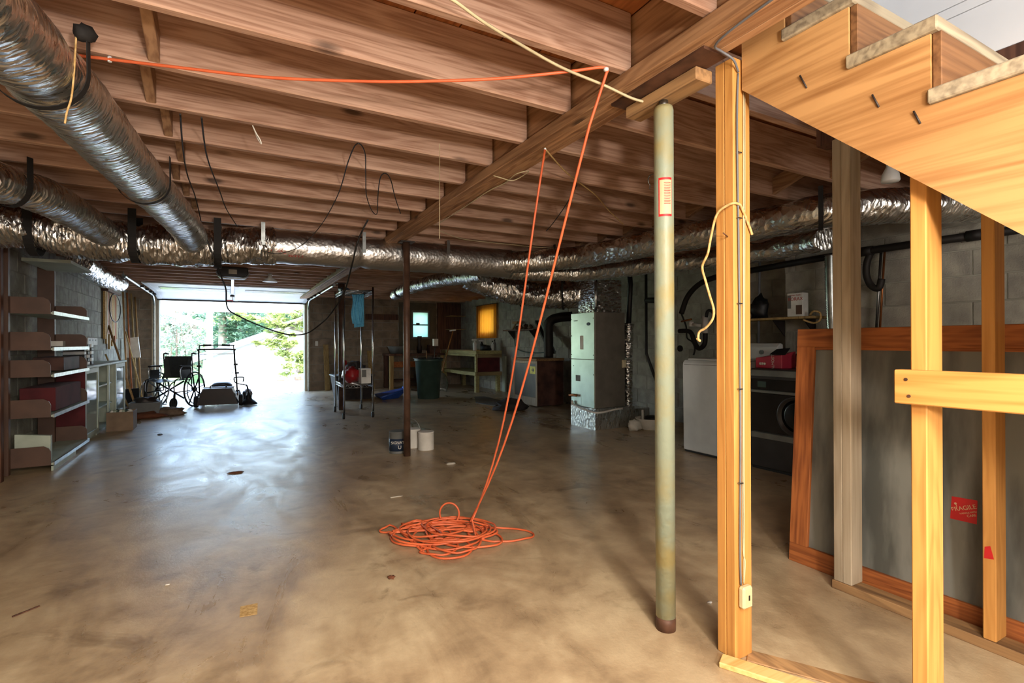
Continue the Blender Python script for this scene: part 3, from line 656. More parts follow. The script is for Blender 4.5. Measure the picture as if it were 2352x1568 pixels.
text_mesh('duct_print', '2" R-8 FSK', .03, 'red_print', frame((.52, YT-.128, 1.916), (-1,0,0), (0,.6,-.8)), trunk); text_mesh('duct_print', 'UL 181', .032, 'red_print', frame((1.70, YT-.128, 1.916), (-1,0,0), (0,.6,-.8)), trunk)
# left ducts
dA = thing('flex_duct', 'wide foil duct hanging along the joists at the upper left', 'duct', (-.5, 3, 1.9))
pA = [(-.80,.95,2.03),(-.70,1.5,2.035),(-.60,1.95,2.03),(-.53,2.4,2.03),(-.47,3.1,2.03),(-.40,3.75,2.03),(-.34,4.25,2.02),(-.30,4.65,2.0),(-.28,4.98,1.98)]
duct(dA, pA, (.132,.112), 'foil', .006, 5, .026, 44, pinch=(((-.56,2.2,2.03),.05,.02),((-.43,3.5,2.03),.05,.02)))
strap(dA, (-.555,2.22,2.03), (.1,1,0), .128, .03, 2.18); strap(dA, (-.43,3.5,2.03), (.1,1,0), .122, .03, 2.18)
lab(MB().blob((-.43,2.2,2.165), (.035,.03,.03), 10, 6, .3).build('strap_bunch', 'strap', dA), 'bunched black strap end')
dB = thing('flex_duct', 'dim foil duct sagging into the trunk duct at the far left', 'duct', (-1.1, 4, 1.9))
duct(dB, [(-1.95,3.3,2.06),(-1.55,3.45,2.03),(-1.25,3.7,2.01),(-1.02,4.05,2.02),(-.92,4.5,2.0),(-.84,4.98,1.96)], (.125,.10), 'foil', .007, 9, .028, 40, pinch=(((-1.08,3.95,2.02),.05,.02),))
strap(dB, (-1.10,3.93,2.02), (.5,.8,0), .112, .035, 2.18); lab(box('tag', 'paper', -1.35, -1.325, 3.56, 3.565, 1.97, 2.01, dB), 'small paper tag')
# left far flex along the wall towards the garage
dC = thing('flex_duct', 'silver flex duct stub hanging above the brooms on the left wall', 'duct', (-1.4, 8.5, 1.9))
duct(dC, [(-1.48,7.3,2.04),(-1.5,8.1,2.02),(-1.48,9.0,2.0),(-1.46,9.5,2.02)], .115, 'foil_crinkle', .016, 11, .04, 30)
# right bay ducts
dD = thing('flex_duct', 'long silver duct sweeping along the ceiling on the right, upper of two', 'duct', (3.4, 3, 1.9))
up = [(2.66,5.08,2.0)] + [fl(x, y, 2.03) for (x, y) in ((1330,590),(1480,562),(1600,540),(1760,512),(1880,487),(2000,476),(2150,470),(2300,468))]
duct(dD, up, .118, 'foil_x', .010, 14, .03, 40)
i_ = fl(1885, 486, 2.03); strap(dD, i_, (.5,-.85,0), .121, .03, 2.18); i_ = fl(1290, 596, 2.03); strap(dD, i_, (.3,-.9,0), .121, .03, 2.18)
dE = thing('flex_duct', 'long silver duct running just below the other one on the right', 'duct', (3.8, 3.4, 1.85))
lo = [(2.72,5.2,1.93)] + [fl(x, y, 1.90) for (x, y) in ((1330,628),(1480,612),(1600,598),(1740,580),(1850,560),(1895,548))]
duct(dE, lo, .085, 'foil_x', .010, 17, .03, 36)
# mid flex to the left of the furnace
dF = thing('flex_duct', 'thin silver flex duct drooping beside the brown pole toward the back', 'duct', (2.5, 7.2, 1.9))
duct(dF, [(2.66,5.55,1.93),(2.57,6.1,1.95),(2.44,6.7,1.96),(2.36,7.2,1.94),(2.40,7.9,1.95),(2.42,8.5,1.92)], (.09,.085), 'foil', .012, 21, .03, 34, pinch=(((2.36,7.2,1.94),.05,.02),((2.4,8.2,1.94),.04,.02)))
MB().lathe([(.088,0),(.088,.02)], (2.408,8.2,1.935), 20, ax=1).build('clamp_band', 'dark_metal', dF)
dG = thing('flex_duct', 'fat crinkled foil duct sagging into the furnace plenum', 'duct', (3.6, 6.2, 1.7))
duct(dG, [(2.80,6.35,2.02),(3.02,6.3,1.93),(3.35,6.2,1.82),(3.75,6.05,1.77),(4.05,5.85,1.765),(4.25,5.62,1.76)], (.155,.18), 'foil_crinkle', .030, 25, .03, 44)
strap(dG, (3.52,6.14,1.80), (1,-.35,0), .185, .02, 2.15); strap(dG, (4.03,5.87,1.765), (1,-.8,0), .19, .025, 2.15)
# ================================================================ cables on the ceiling
def cable(name, pts, r, mat, label, cat='cable', k=8):
    return tag(MB().tube(smoothpts(pts, k), r, 6).build(name, mat), label, cat)
cable('cream_cable', [fl(985,-25,2.172), fl(1040,0,2.168), fl(1110,50,2.165), fl(1200,105,2.16), fl(1290,155,2.152), fl(1388,196,2.13), fl(1450,225,2.10), fl(1490,236,2.085), fl(1510,237,2.08)], .0055, 'cable_cream', 'cream cable running loosely from the joists to the steel column top')
cable('cream_wire', [fl(1122,387,2.165), fl(1128,400,2.13), fl(1150,408,2.10), fl(1180,414,2.098), fl(1215,393,2.112), fl(1185,400,2.10), fl(1160,420,2.112), fl(1120,440,2.112), fl(1060,480,2.112), fl(1000,518,2.112)], .003, 'cable_cream', 'thin pale wire looped under the girder')
def aC(x, y, Y):
    p = aY(x, y, Y); return p if p.z < 2.165 else fl(x, y, 2.165)
cable('black_cable', [aC(463,270,3.6), aC(470,330,3.75), aC(480,375,3.95), aC(505,440,4.3), aC(520,480,4.6), aC(545,520,4.82)], .004, 'black_cable', 'thin black wire dropping from the joists left of centre')
cable('black_cable', [aC(414,262,3.6), aC(420,340,3.9), aC(430,400,4.3), aC(448,450,4.6), aC(460,500,4.85), aC(466,540,4.93)], .004, 'black_cable', 'thin black wire hanging just right of the wide foil duct')
cable('black_cable', [aC(470,540,4.93), aC(485,575,4.95), aC(495,600,5.0), aC(510,640,5.3), aC(519,665,5.6), aC(520,695,5.9), aC(526,712,6.2), aC(545,724,6.4), aC(590,745,6.5), aC(640,763,6.5), aC(672,769,6.4), aC(705,765,6.2), aC(735,745,5.9), aC(760,720,5.6), aC(790,672,5.3), aC(808,610,5.02), aC(820,560,4.9), aC(832,530,4.85), aC(845,505,4.75)], .0075, 'black_cable', 'thick black cord swagging across the garage opening')
cable('black_cable', [aC(1325,425,3.9), aC(1300,470,4.2), aC(1272,510,4.5), aC(1255,530,4.6)], .004, 'black_cable', 'thin black wire crossing the joists right of the girder')
cable('black_wire', [aC(600,575,4.94), aC(640,582,4.90), aC(690,565,4.85), aC(735,520,4.75), aC(775,450,4.3), aC(800,370,3.75), aC(820,330,3.4), aC(838,350,3.5), aC(840,400,3.8), aC(842,450,4.1), aC(855,485,4.3), aC(866,490,4.35), aC(868,450,4.1), aC(873,410,3.75), aC(884,398,3.7), aC(897,412,3.75), aC(908,455,4.1), aC(920,490,4.3)], .0035, 'black_cable', 'looping black wire stapled under the joists in two arches')
cable('cream_wire', [aC(1010,530,4.6), aC(1060,548,4.75), aC(1120,556,4.8), aC(1180,562,4.82), aC(1240,568,4.8), aC(1300,570,4.7)], .004, 'cable_cream', 'tan cable sagging beneath the joists above the trunk duct')
cable('pull_string', [aC(1010,330,2.9), aC(1010,450,2.9), aC(1010,548,2.9)], .0016, 'cable_cream', 'thin pull string hanging beside the girder', 'string')
cable('tan_rope', [hk2, fl(1300,395,2.15), fl(1345,430,2.17), fl(1370,450,2.17), fl(1400,485,2.17), fl(1432,515,2.17)], .0045, 'rope', 'tan cord continuing from the girder across the right-hand joists')
cable('white_tie', [aC(580,288,2.75), aC(588,305,2.74), aC(597,320,2.74), aC(600,330,2.75), aC(592,318,2.76), aC(584,298,2.77)], .003, 'white_matte', 'scrap of white tie dangling from a joist', 'tie')
cable('eye_hook', [fl(1500,400,2.17), aC(1494,402,1.95), aC(1489,410,1.95), aC(1490,420,1.95), aC(1493,425,1.95), aC(1492,434,1.95)], .003, 'steel', 'small steel eye hook left of the label on the column', 'hook')
cable('hanging_string', [(-.45,2.19,2.15), (-.452,2.185,2.08), (-.455,2.18,2.0), (-.46,2.175,1.93), (-.47,2.17,1.88), (-.475,2.168,1.84)], .003, 'rope', 'tan cord end dangling in front of the wide foil duct', 'cord')
tag(MB().tube([fl(20,30,2.30), fl(200,68,2.30)], .019, 12).build('insulated_pipe', 'cream'), 'cream wrapped pipe between joists at the upper left corner', 'pipe')
tag(MB().tube([fl(198,68,2.30), fl(300,88,2.30)], .008, 10).build('thin_pipe', 'copper'), 'thin copper pipe continuing from the cream wrapped pipe', 'pipe')
# spotlight on the right
lb = fl(2045, 375, 2.09)
sp = thing('spot_lamp', 'unlit reflector bulb in a ceiling socket behind the stairs', 'lamp', (lb.x, lb.y, 1.95))
MB().lathe([(.045, 2.14), (.05, 2.16), (.05, 2.18)], (lb.x, lb.y, 0), 16).build('socket', 'white_matte', sp)
MB().lathe([(.0, 1.985), (.04, 1.988), (.045, 1.995), (.04, 2.03), (.02, 2.07), (.016, 2.14)], (lb.x, lb.y, 0), 20).build('bulb', 'white', sp)
# ================================================================ brown poles
def pole(x, y, label, r, zt, ok=True):
    p = thing('steel_pole', label, 'column', (x, y, 0)); MB().lathe([(r, 0), (r, zt-.01)], (x, y, 0), 24).build('pipe', 'rust_paint', p)
    MB().box(x-.07, x+.07, y-.06, y+.06, zt-.012, zt-.002).build('top_plate', 'dark_metal', p); return p
pole(1.52, 4.94, 'slim brown steel pole in mid-room with paint cans at its foot', .034, 2.118); pole(1.62, 8.9, 'dark brown square-looking post behind the wire rack', .055, 2.118)
# ================================================================ paint cans
def can(x, y, r, h, label, body, band=None, tx=None, handle=None):
    t = thing('paint_can', label, 'paint can', (x, y, 0), 'paint cans at the pole')
    MB().lathe([(r*.98, 0), (r*1.02, .004), (r, .01), (r, h-.012), (r*1.03, h-.008), (r*1.03, h)], (x, y, 0), 28).build('body', body, t)
    MB().lathe([(r*.9, h-.006), (r*.9, h-.003)], (x, y, 0), 24).build('lid', 'steel', t)
    if band:
        MB().lathe([(r*1.012, h*.12), (r*1.012, h*.68)], (x, y, 0), 28).build('label', band, t)
        a = math.atan2(-y, -x); n_ = Vector((math.cos(a), math.sin(a), 0)); ex = Vector((0,0,1)).cross(n_)
        text_mesh('label_text', tx, .038, 'white_matte', frame(Vector((x, y, h*.52)) + n_*r*1.06, ex, (0,0,1)), t); text_mesh('label_mark', 'U', .05, 'white_matte', frame(Vector((x, y, h*.3)) + n_*r*1.06 + ex*.02, ex, (0,0,1)), t)
    if handle:
        MB().tube(smoothpts([(x-r, y, h-.04), (x-r*.9, y+.02, h+handle*.5), (x-r*.3, y+.03, h+handle), (x+r*.3, y+.03, h+handle*.9), (x+r*.9, y+.02, h+handle*.3), (x+r, y, h-.04)]), .003, 6).build('handle', 'steel', t)
    return t
can(1.485, 5.145, .085, .22, 'grey paint can with a dark blue label left of the brown pole', 'mouse_grey', 'navy', 'SIGNAT', None)
can(1.785, 5.14, .082, .19, 'white paint can without a lid label right of the brown pole', 'white_matte'); can(1.70, 5.32, .082, .20, 'white paint can with a raised wire handle behind the pole', 'white_matte', None, None, .10)
# ================================================================ left side: shelving, cabinet, tools
sh = thing('steel_shelving', 'brown steel library shelving with rounded end brackets against the left wall', 'shelving', (-1.6, 6.6, 0))
YS0, YS1 = 5.93, 7.22
for y, w in ((5.86, .05), (7.16, .05)): box('upright', 'shelf_brown', -1.80, -1.66, y, y+w, 0, 1.95, sh, .003)
box('side_board', 'dark_wood', -1.845, -1.63, 5.60, 5.66, 0, 2.05, sh, .004)
for y in (5.93, 7.23):
    s_ = box('slotted_strip', 'galv', -1.70, -1.675, y-.02, y+.012, 0.3, 1.93, sh)
rnd_ = lambda y, z, h, x0, x1: [(x0, z), (x1, z), (x1, z+h-.05), (x1-.015, z+h-.02), (x1-.05, z+h), (x0, z+h)]
for z, h, dz in ((1.385, .145, .0), (1.065, .16, 0), (.83, .15, 0), (.475, .16, 0), (.05, .17, 0)):
    p = MB().prism([(-1.70, z), (-1.385, z), (-1.385, z+.018), (-1.70, z+.018)], 1, YS0+.004, YS1-.004).build('shelf', 'green_white', sh)
    for y in (YS0-.008, YS1):
        MB().prism(rnd_(y, z, h, -1.69, -1.40), 1, y, y+.009).build('bracket', 'shelf_brown', sh)
    box('front_lip', 'galv', -1.39, -1.378, YS0+.005, YS1-.005, z-.006, z+.026, sh)
box('top_canopy', 'green_white', -1.72, -1.36, 6.4, 7.22, 1.90, 1.93, sh); box('base_panel', 'green_white', -1.40, -1.385, YS0, YS0+.75, .0, .04, sh)
tag(box('dark_carton', 'maroon', -1.67, -1.42, 6.15, 7.05, .504, .72, None, .004), 'dark carton lying on the second lowest brown shelf', 'box')
tag(box('dark_carton', 'boiler_brown', -1.67, -1.44, 6.5, 7.1, .859, .99, None, .004), 'dark low carton on the middle brown shelf', 'box')
tag(box('small_box', 'white_matte', -1.66, -1.56, 7.02, 7.12, 1.094, 1.15, None, .003), 'tiny pale box sitting on the second highest brown shelf', 'box')
tag(MB().add([(-1.66,6.0,.079),(-1.42,6.0,.079),(-1.42,6.05,.079),(-1.66,6.05,.079),(-1.66,6.0,.33),(-1.42,6.0,.30),(-1.42,6.05,.30),(-1.66,6.05,.33)], [(0,3,2,1),(4,5,6,7),(0,1,5,4),(1,2,6,5),(2,3,7,6),(3,0,4,7)]).build('board_offcut', 'green_white'), 'pale offcut board standing on the lowest brown shelf', 'board')
# cabinet
cb_ = thing('display_cabinet', 'pale green-white cupboard with glass doors and open shelves by the left wall', 'cabinet', (-1.62, 8.5, 0))
CX0, CX1, CY0, CY1, CZ = -1.83, -1.43, 7.30, 9.75, .865
box('top', 'green_white', CX0, CX1+.015, CY0-.02, CY1+.02, CZ-.025, CZ, cb_, .004); box('back', 'green_white', CX0, CX0+.012, CY0, CY1, 0.03, CZ-.03, cb_)
for y in (CY0, 7.95, 9.02, CY1-.03): box('divider', 'green_white', CX0+.012, CX1-.022, y, y+.03, 0, CZ-.03, cb_)
box('side_panel', 'maroon', CX0, CX1, CY0-.012, CY0-.001, 0, CZ-.03, cb_); box('plinth', 'green_white', CX0+.02, CX1-.03, CY0+.03, CY1-.03, 0, .03, cb_)
for y0, y1 in ((7.98, 9.02), (9.05, 9.72), (7.33, 7.95)):
    for z in (.30, .57): box('shelf', 'green_white', CX0+.012, CX1-.04, y0+.002, y1-.002, z, z+.018, cb_)
for y0, y1 in ((CY0+.003, 7.97), (9.03, 9.74)):
    m = MB(); a, b, z0, z1, f = y0, y1, .04, CZ-.03, .055
    m.box(CX1-.02, CX1, a, a+f, z0, z1).box(CX1-.02, CX1, b-f, b, z0, z1).box(CX1-.02, CX1, a+f, b-f, z0, z0+f).box(CX1-.02, CX1, a+f, b-f, z1-f, z1)
    d = m.build('door', 'green_white', cb_); box('pane', 'cab_glass', CX1-.013, CX1-.008, a+f, b-f, z0+f, z1-f, d)
box('post', 'green_white', CX1-.02, CX1, 8.55, 8.60, 0, CZ-.03, cb_)
# parts tray stack on the cabinet
ts = thing('parts_trays', 'stack of black and white small-parts trays on the pale cabinet', 'trays', (-1.6, 7.85, CZ))
for i in range(6):
    for j in range(3):
        box('tray', 'white' if (i+j) % 2 else 'black', -1.72+.001, -1.52+.012*((i*3+j) % 3), 7.72+j*.11, 7.825+j*.11, CZ+.002+i*.042, CZ+.040+i*.042, ts, .003)
wo = thing('wall_outlet', 'white outlet plate with dark sockets on the left block wall', 'outlet', (XL+.005, 9.77, 1.1))
box('plate', 'white_matte', XL+.0045, XL+.03, 9.45, 10.05, 1.10, 1.21, wo, .003)
for y in (9.56, 9.75, 9.94): box('socket', 'black', XL+.0305, XL+.033, y-.03, y+.03, 1.16, 1.185, wo)
# carton in front of cabinet
c_ = fl(258, 998)
ob = thing('open_carton', 'battered open cardboard box of scraps in front of the glass cabinet', 'box', (-1.28, 8.35, 0))
m = MB(); X0, X1, Y0, Y1 = -1.40, -1.12, 8.2, 8.5
for a in ((X0, X1, Y0, Y0+.006), (X0, X1, Y1-.006, Y1), (X0, X0+.006, Y0+.006, Y1-.006), (X1-.006, X1, Y0+.006, Y1-.006)): m.box(*a, .006, .24)
m.box(X0, X1, Y0, Y1, 0, .006); m.build('carton', 'cardboard', ob)
for i in range(7): MB().blob((X0+.05+.03*i, Y0+.08+.03*((i*5) % 5), .23), (.035,.03,.035), 9, 6, .3, i).build('scrap', ('white_matte', 'green_white', 'bin_green')[i % 3], ob)
# brooms and poles on / against the left wall
def broom(y, z0, z1, lean, hw, label, i):
    t = thing('broom', label, 'broom', (XL+.06, y, z0), 'long tools by the left wall')
    MB().tube([(XL+.05, y, z0+.45), (XL+.05+lean*.2, y+lean, z1)], .013, 8).build('handle', 'handle_wood', t)
    m = MB(); m.hexa([(XL+.015,y-hw,z0),(XL+.09,y-hw,z0),(XL+.09,y+hw,z0),(XL+.015,y+hw,z0)], [(XL+.035,y-.05,z0+.45),(XL+.065,y-.05,z0+.45),(XL+.065,y+.05,z0+.45),(XL+.035,y+.05,z0+.45)])
    m.build('bristles', 'rope', t); MB().box(XL+.03, XL+.07, y-.055, y+.055, z0+.42, z0+.50).build('binding', 'dark_wood', t)
hb = thing('hanging_boards', 'bundle of tan and brown wooden strips hung from a bar on the left wall', 'boards', (XL+.05, 11.0, 1.1))
MB().box(XL+.005, XL+.10, 10.45, 11.55, 1.98, 2.02).build('bar', 'dark_wood', hb)
for i in range(9):
    y = 10.5+i*.115; L_ = (.78, .86, .70, .95, .8, .9, .72, .84, .78)[i]
    MB().hexa([(XL+.02,y,1.98-L_),(XL+.05,y,1.98-L_),(XL+.05,y+.085,1.98-L_),(XL+.02,y+.085,1.98-L_)], [(XL+.02,y,1.98),(XL+.05,y,1.98),(XL+.05,y+.085,1.98),(XL+.02,y+.085,1.98)]).build('strip', ('rope', 'plank_wood', 'frame_wood_z', 'plank_wood', 'handle_wood')[i % 5], hb)
tag(MB().tube([Vector((XL+.10, 11.0+.48*math.cos(a), 1.73+.24*math.sin(a))) for a in [2*PI*i/24 for i in range(24)]], .008, 6, True).build('wire_hoop', 'dark_metal'), 'thin dark wire hoop hung over the wooden strips', 'hoop')
for i, (y, h, r, mt, lb_) in enumerate(((12.05,2.1,.016,'handle_wood','upright tan pole leaning nearest the wooden strips'), (12.2,2.1,.014,'frame_wood_z','reddish upright pole in the left corner'), (12.38,2.1,.016,'plank_wood','pale straight pole standing in the left corner'), (12.55,2.05,.015,'handle_wood','last upright tan pole before the garage jamb'))):
    tag(MB().tube([(XL+.14+.05*i, y-.15, .0), (XL+.05+.04*i, y, h)], r, 8).build('wooden_pole', mt), lb_, 'pole', 'long tools by the left wall')
def leaning(name, a, b, r, mat, label, head=None):
    t = thing(name, label, 'tool', (a[0], a[1], 0), 'long tools by the left wall')
    MB().tube([a, b], r, 8).build('handle', mat, t)
    if head: head(t)
    return t
def rake_head(t):
    m = MB().bar((-1.42,10.02,.07), (-1.21,9.88,.03), .02, .03); [m.cyl((-1.42+.021*i,10.02-.014*i,.06), (-1.44+.021*i,9.99-.014*i,.0), .004, 5) for i in range(11)]; m.build('rake_head', 'dark_metal', t)
leaning('rake', (-1.31,9.95,.06), (XL+.05,10.75,1.42), .017, 'handle_wood', 'long brown-handled rake leaning across the cabinet end', rake_head)
leaning('push_broom', (-1.47,10.3,.08), (XL+.06,10.45,.95), .013, 'plank_wood', 'thin pale-handled broom leaning low beside the rake', lambda t: MB().box(-1.60,-1.36,10.22,10.36,0,.09).build('brush_head', 'dark_wood', t))
leaning('mop', (-1.42,11.5,.06), (XL+.10,12.0,1.35), .011, 'rope', 'slender yellowish mop handle leaning toward the wheelchair', lambda t: MB().blob((-1.40,11.47,.05), (.07,.09,.05), 10, 7, .3, 0, 0).build('mop_head', 'fabric_dark', t))
tag(MB().hexa([(XL+.06,12.15,.85),(XL+.3,12.2,.85),(XL+.3,12.26,.85),(XL+.06,12.21,.85)], [(XL+.06,12.15,1.22),(XL+.26,12.2,1.25),(XL+.26,12.26,1.25),(XL+.06,12.21,1.22)]).build('dust_pan', 'white_matte'), 'pale flat dustpan hanging among the corner poles', 'dustpan')
# bin, bags on the floor in front of the tools
db = thing('floor_bin', 'low dark grey bin with rubbish beside the leaning tools', 'bin', (-1.15, 9.62, 0))
m = MB(); m.prism([(-1.34,0),(-.98,0),(-.96,.22),(-1.36,.22)], 1, 9.5, 9.8).build('tub', 'mouse_grey', db); MB().blob((-1.15,9.65,.23), (.15,.12,.07), 12, 7, .35, 4).build('rubbish', 'dark_metal', db)
tag(MB().blob((-.86,9.62,.04), (.22,.13,.075), 16, 9, .25, 2, 0.0).build('cloth_heap', 'tan_bag'), 'grey-brown crumpled sack lying flat before the wheelchair', 'sack')
tag(MB().blob((-1.12,9.36,.035), (.24,.09,.06), 16, 9, .3, 8, 0.0).build('cloth_heap', 'leaf_brown'), 'reddish-brown rag heap on the floor by the dark bin', 'rag')
tag(MB().hexa([(-1.80,10.75,0),(-1.42,11.0,0),(-1.44,11.03,0),(-1.82,10.78,0)], [(-1.80,10.75,.34),(-1.42,11.0,.34),(-1.44,11.03,.34),(-1.82,10.78,.34)]).build('black_sheet', 'black'), 'flat black sheet standing on the floor behind the rake', 'panel')
# ================================================================ wheelchair
def wheelchair():
    t = thing('wheelchair', 'folding wheelchair with black sling seat and spoked wheels by the garage door', 'wheelchair', (-.96, 10.74, 0), None, math.radians(-28))
    B = lambda m, n_, mt, par=t: m.build(n_, mt, par, local=True)
    hw = .25
    B(MB().grid(lambda u, v: Vector((-hw+.02+(2*hw-.04)*u, .22+.05*math.sin(PI*u)+.02*v, .50+.39*v)), 10, 4).add([],[]), 'backrest', 'leather')
    B(MB().box(-hw+.02, hw-.02, .255, .262, .50, .89), 'back_panel', 'leather')
    B(MB().grid(lambda u, v: Vector((-hw+.02+(2*hw-.04)*u, -.20+.42*v, .49-.04*math.sin(PI*u))), 10, 4), 'seat', 'leather')
    for s in (-1, 1):
        x = s*hw
        B(MB().tube(smoothpts([(x,-.22,.10),(x,-.22,.49),(x,.23,.49),(x,.245,.90),(x,.27,.94),(x,.34,.935)], 5), .011, 8), 'side_frame', 'black_gloss'); B(MB().tube([(x,.28,.942),(x,.37,.93)], .016, 8), 'push_handle', 'rubber')
        B(MB().tube([(x,.24,.49),(x,.24,.28),(x,-.22,.28)], .010, 8), 'lower_rail', 'black_gloss')
        a = B(MB().tube(smoothpts([(x+s*.02,.18,.50),(x+s*.02,.18,.70),(x+s*.02,-.10,.70),(x+s*.02,-.10,.50)], 4), .009, 6), 'arm_frame', 'chrome'); B(MB().box(x+s*.02-.025, x+s*.02+.025, -.10, .20, .71, .735), 'arm_pad', 'rubber', a); B(MB().box(x+s*.02-.003, x+s*.02+.003, -.08, .16, .50, .66), 'skirt_guard', 'black', a)
        wx = x + s*.075
        wh = B(MB().tube([Vector((wx, .20+.30*math.cos(q), .303+.30*math.sin(q))) for q in [2*PI*i/36 for i in range(36)]], .015, 8, True), 'wheel', 'rubber')
        B(MB().tube([Vector((wx+s*.03, .20+.26*math.cos(q), .303+.26*math.sin(q))) for q in [2*PI*i/36 for i in range(36)]], .008, 6, True), 'hand_rim', 'black_gloss', wh)
        B(MB().lathe([(.035,-.03),(.035,.03)], (wx,.20,.303), 14, ax=0), 'hub', 'black_gloss', wh)
        for i in range(8):
            q = 2*PI*i/8+.2; B(MB().bar((wx, .20+.03*math.cos(q), .303+.03*math.sin(q)), (wx, .20+.29*math.cos(q), .303+.29*math.sin(q)), .014, .018, (1,0,0)), 'spoke', 'black_gloss', wh)
        cs = B(MB().tube([Vector((x, -.27+.085*math.cos(q), .10+.085*math.sin(q))) for q in [2*PI*i/20 for i in range(20)]], .014, 8, True), 'caster', 'rubber'); B(MB().lathe([(.07,-.012),(.07,.012)], (x,-.27,.10), 16, ax=0), 'caster_disc', 'dark_metal', cs); B(MB().bar((x,-.23,.30), (x,-.26,.10), .035, .012), 'fork', 'black_gloss', cs)
        B(MB().tube(smoothpts([(x,-.24,.47),(x*.95,-.34,.40),(x*.9,-.42,.12)], 4), .010, 6), 'leg_rest', 'chrome'); B(MB().box(min(x*.9,x*.3), max(x*.9,x*.3), -.52, -.40, .10, .112), 'foot_plate', 'dark_metal')
    for s in (-1, 1): B(MB().bar((s*hw, .02, .46), (-s*hw, .02, .16), .028, .012, (0,1,0)), 'cross_brace', 'black_gloss')
    return t
wheelchair()
# ================================================================ mower
def mower():
    t = thing('lawn_mower', 'black push mower with folding handle and rear grass bag', 'lawn mower', (-.20, 10.35, 0), None, math.radians(-6))
    B = lambda m, n_, mt, par=t: m.build(n_, mt, par, local=True)
    m = MB().prism([(-.31,.06),(.31,.06),(.27,.20),(.22,.34),(-.22,.34),(-.27,.20)], 1, -.16, .14); B(m, 'grass_bag', 'mower_body')
    B(MB().prism([(-.30,.07),(.30,.07),(.27,.22),(-.27,.22)], 1, .15, .75), 'deck', 'mower_body'); B(MB().lathe([(.17,.22),(.17,.36),(.13,.40),(.08,.41)], (0,.45,0), 20), 'engine', 'mower_body')
    B(MB().tube(smoothpts([(-.12,-.03,.345),(-.10,-.03,.38),(.10,-.03,.38),(.12,-.03,.345)], 4), .012, 6), 'bag_handle', 'rubber'); B(MB().box(-.24,.24,-.02,.12,.341,.352), 'bag_rim', 'mouse_grey')
    for s in (-1, 1):
        for y in (.05, .70):
            wh = B(MB().lathe([(.06,-.03),(.10,-.028),(.105,0),(.10,.028),(.06,.03)], (s*.345,y,.106), 20, ax=0), 'wheel', 'rubber'); B(MB().lathe([(.055,-.031),(.055,.031)], (s*.345,y,.106), 14, ax=0), 'hub_cap', 'mouse_grey', wh)
        B(MB().box(s*.30-.01, s*.30+.01, -.06, .12, .20, .25), 'handle_bracket', 'dark_metal')
    B(MB().tube(smoothpts([(-.29,.02,.24),(-.285,-.06,.50),(-.27,-.16,.80),(-.265,-.21,.98),(-.24,-.225,1.015),(.24,-.225,1.015),(.265,-.21,.98),(.27,-.16,.80),(.285,-.06,.50),(.29,.02,.24)], 5), .013, 8), 'handle', 'black_gloss')
    B(MB().tube(smoothpts([(-.262,-.21,.94),(-.255,-.20,1.06),(-.22,-.20,1.085),(.22,-.20,1.085),(.255,-.20,1.06),(.262,-.21,.94)], 5), .008, 6), 'bail_bar', 'black_gloss')
    for s in (-1, 1): B(MB().tube([(s*.20,-.20,1.085),(s*.08,-.20,1.088)], .016, 8), 'foam_grip', 'rubber')
    B(MB().tube([(-.25,-.20,.935),(.25,-.20,.935)], .005, 6), 'cross_rod', 'black_gloss')
    for (x, z) in ((.28,.75),(.30,.60),(-.275,.73),(.31,.29)): B(MB().box(x-.03,x+.03,-.16,-.10,z-.014,z+.014), 'knob', 'rubber')
    B(MB().tube(smoothpts([(.27,-.13,.73),(.2,0,.55),(.16,.2,.42)], 4), .003, 5), 'pull_cord', 'black_cable')
mower()
# weed trimmer
tz = thing('string_trimmer', 'black string trimmer resting head-down with its D handle up', 'trimmer', (.27, 10.4, 0))
MB().lathe([(.0,.015),(.145,.02),(.14,.04),(.085,.09),(.06,.11),(.05,.13),(.05,.17),(.028,.19),(.026,.24)], (.27,10.4,0), 24).build('guard_head', 'black', tz)
MB().tube(smoothpts([(.27,10.4,.22),(.255,10.42,.32),(.235,10.46,.36),(.25,10.7,.34),(.27,11.1,.25),(.28,11.3,.18)], 5), .013, 8).build('shaft', 'black', tz)
MB().tube(smoothpts([(.24,10.6,.35),(.07,10.56,.40),(.04,10.55,.48),(.06,10.55,.50),(.18,10.55,.50),(.195,10.55,.48),(.185,10.56,.42)], 5), .010, 8).build('loop_handle', 'black', tz)
MB().blob((.28,11.35,.12), (.08,.12,.10), 12, 8, .2, 3).build('engine', 'rust_metal', tz)
# ================================================================ garage door
gd = thing('garage_door', 'white sectional garage door rolled up overhead in its tracks', 'garage door', (.1, 12, 2.0))
ys = [12.78, 12.26, 11.72, 11.18, 10.64]; zsq = [2.045, 2.15, 2.155, 2.155, 2.155]
for i in range(4):
    y0, y1, z0, z1 = ys[i], ys[i+1], zsq[i], zsq[i+1]
    s_ = MB().hexa([(GX0-.03,y0-.003,z0),(GX1+.03,y0-.003,z0),(GX1+.03,y1+.003,z1),(GX0-.03,y1+.003,z1)], [(GX0-.03,y0-.003,z0+.02),(GX1+.03,y0-.003,z0+.02),(GX1+.03,y1+.003,z1+.02),(GX0-.03,y1+.003,z1+.02)]).build('section', 'door_white', gd)
    for x in (GX0+.02, .095, GX1-.02): MB().hexa([(x-.03,y0-.01,z0-.006),(x+.03,y0-.01,z0-.006),(x+.03,y1+.01,z1-.006),(x-.03,y1+.01,z1-.006)], [(x-.03,y0-.01,z0-.001),(x+.03,y0-.01,z0-.001),(x+.03,y1+.01,z1-.001),(x-.03,y1+.01,z1-.001)]).build('stile', 'door_white', s_)
    if i == 2:
        for a, b in ((GX0+.15, -.02), (.24, GX1-.12)): box('window_slot', 'black_gloss', a, b, y1+.06, y1+.48, 2.147, 2.152, s_)
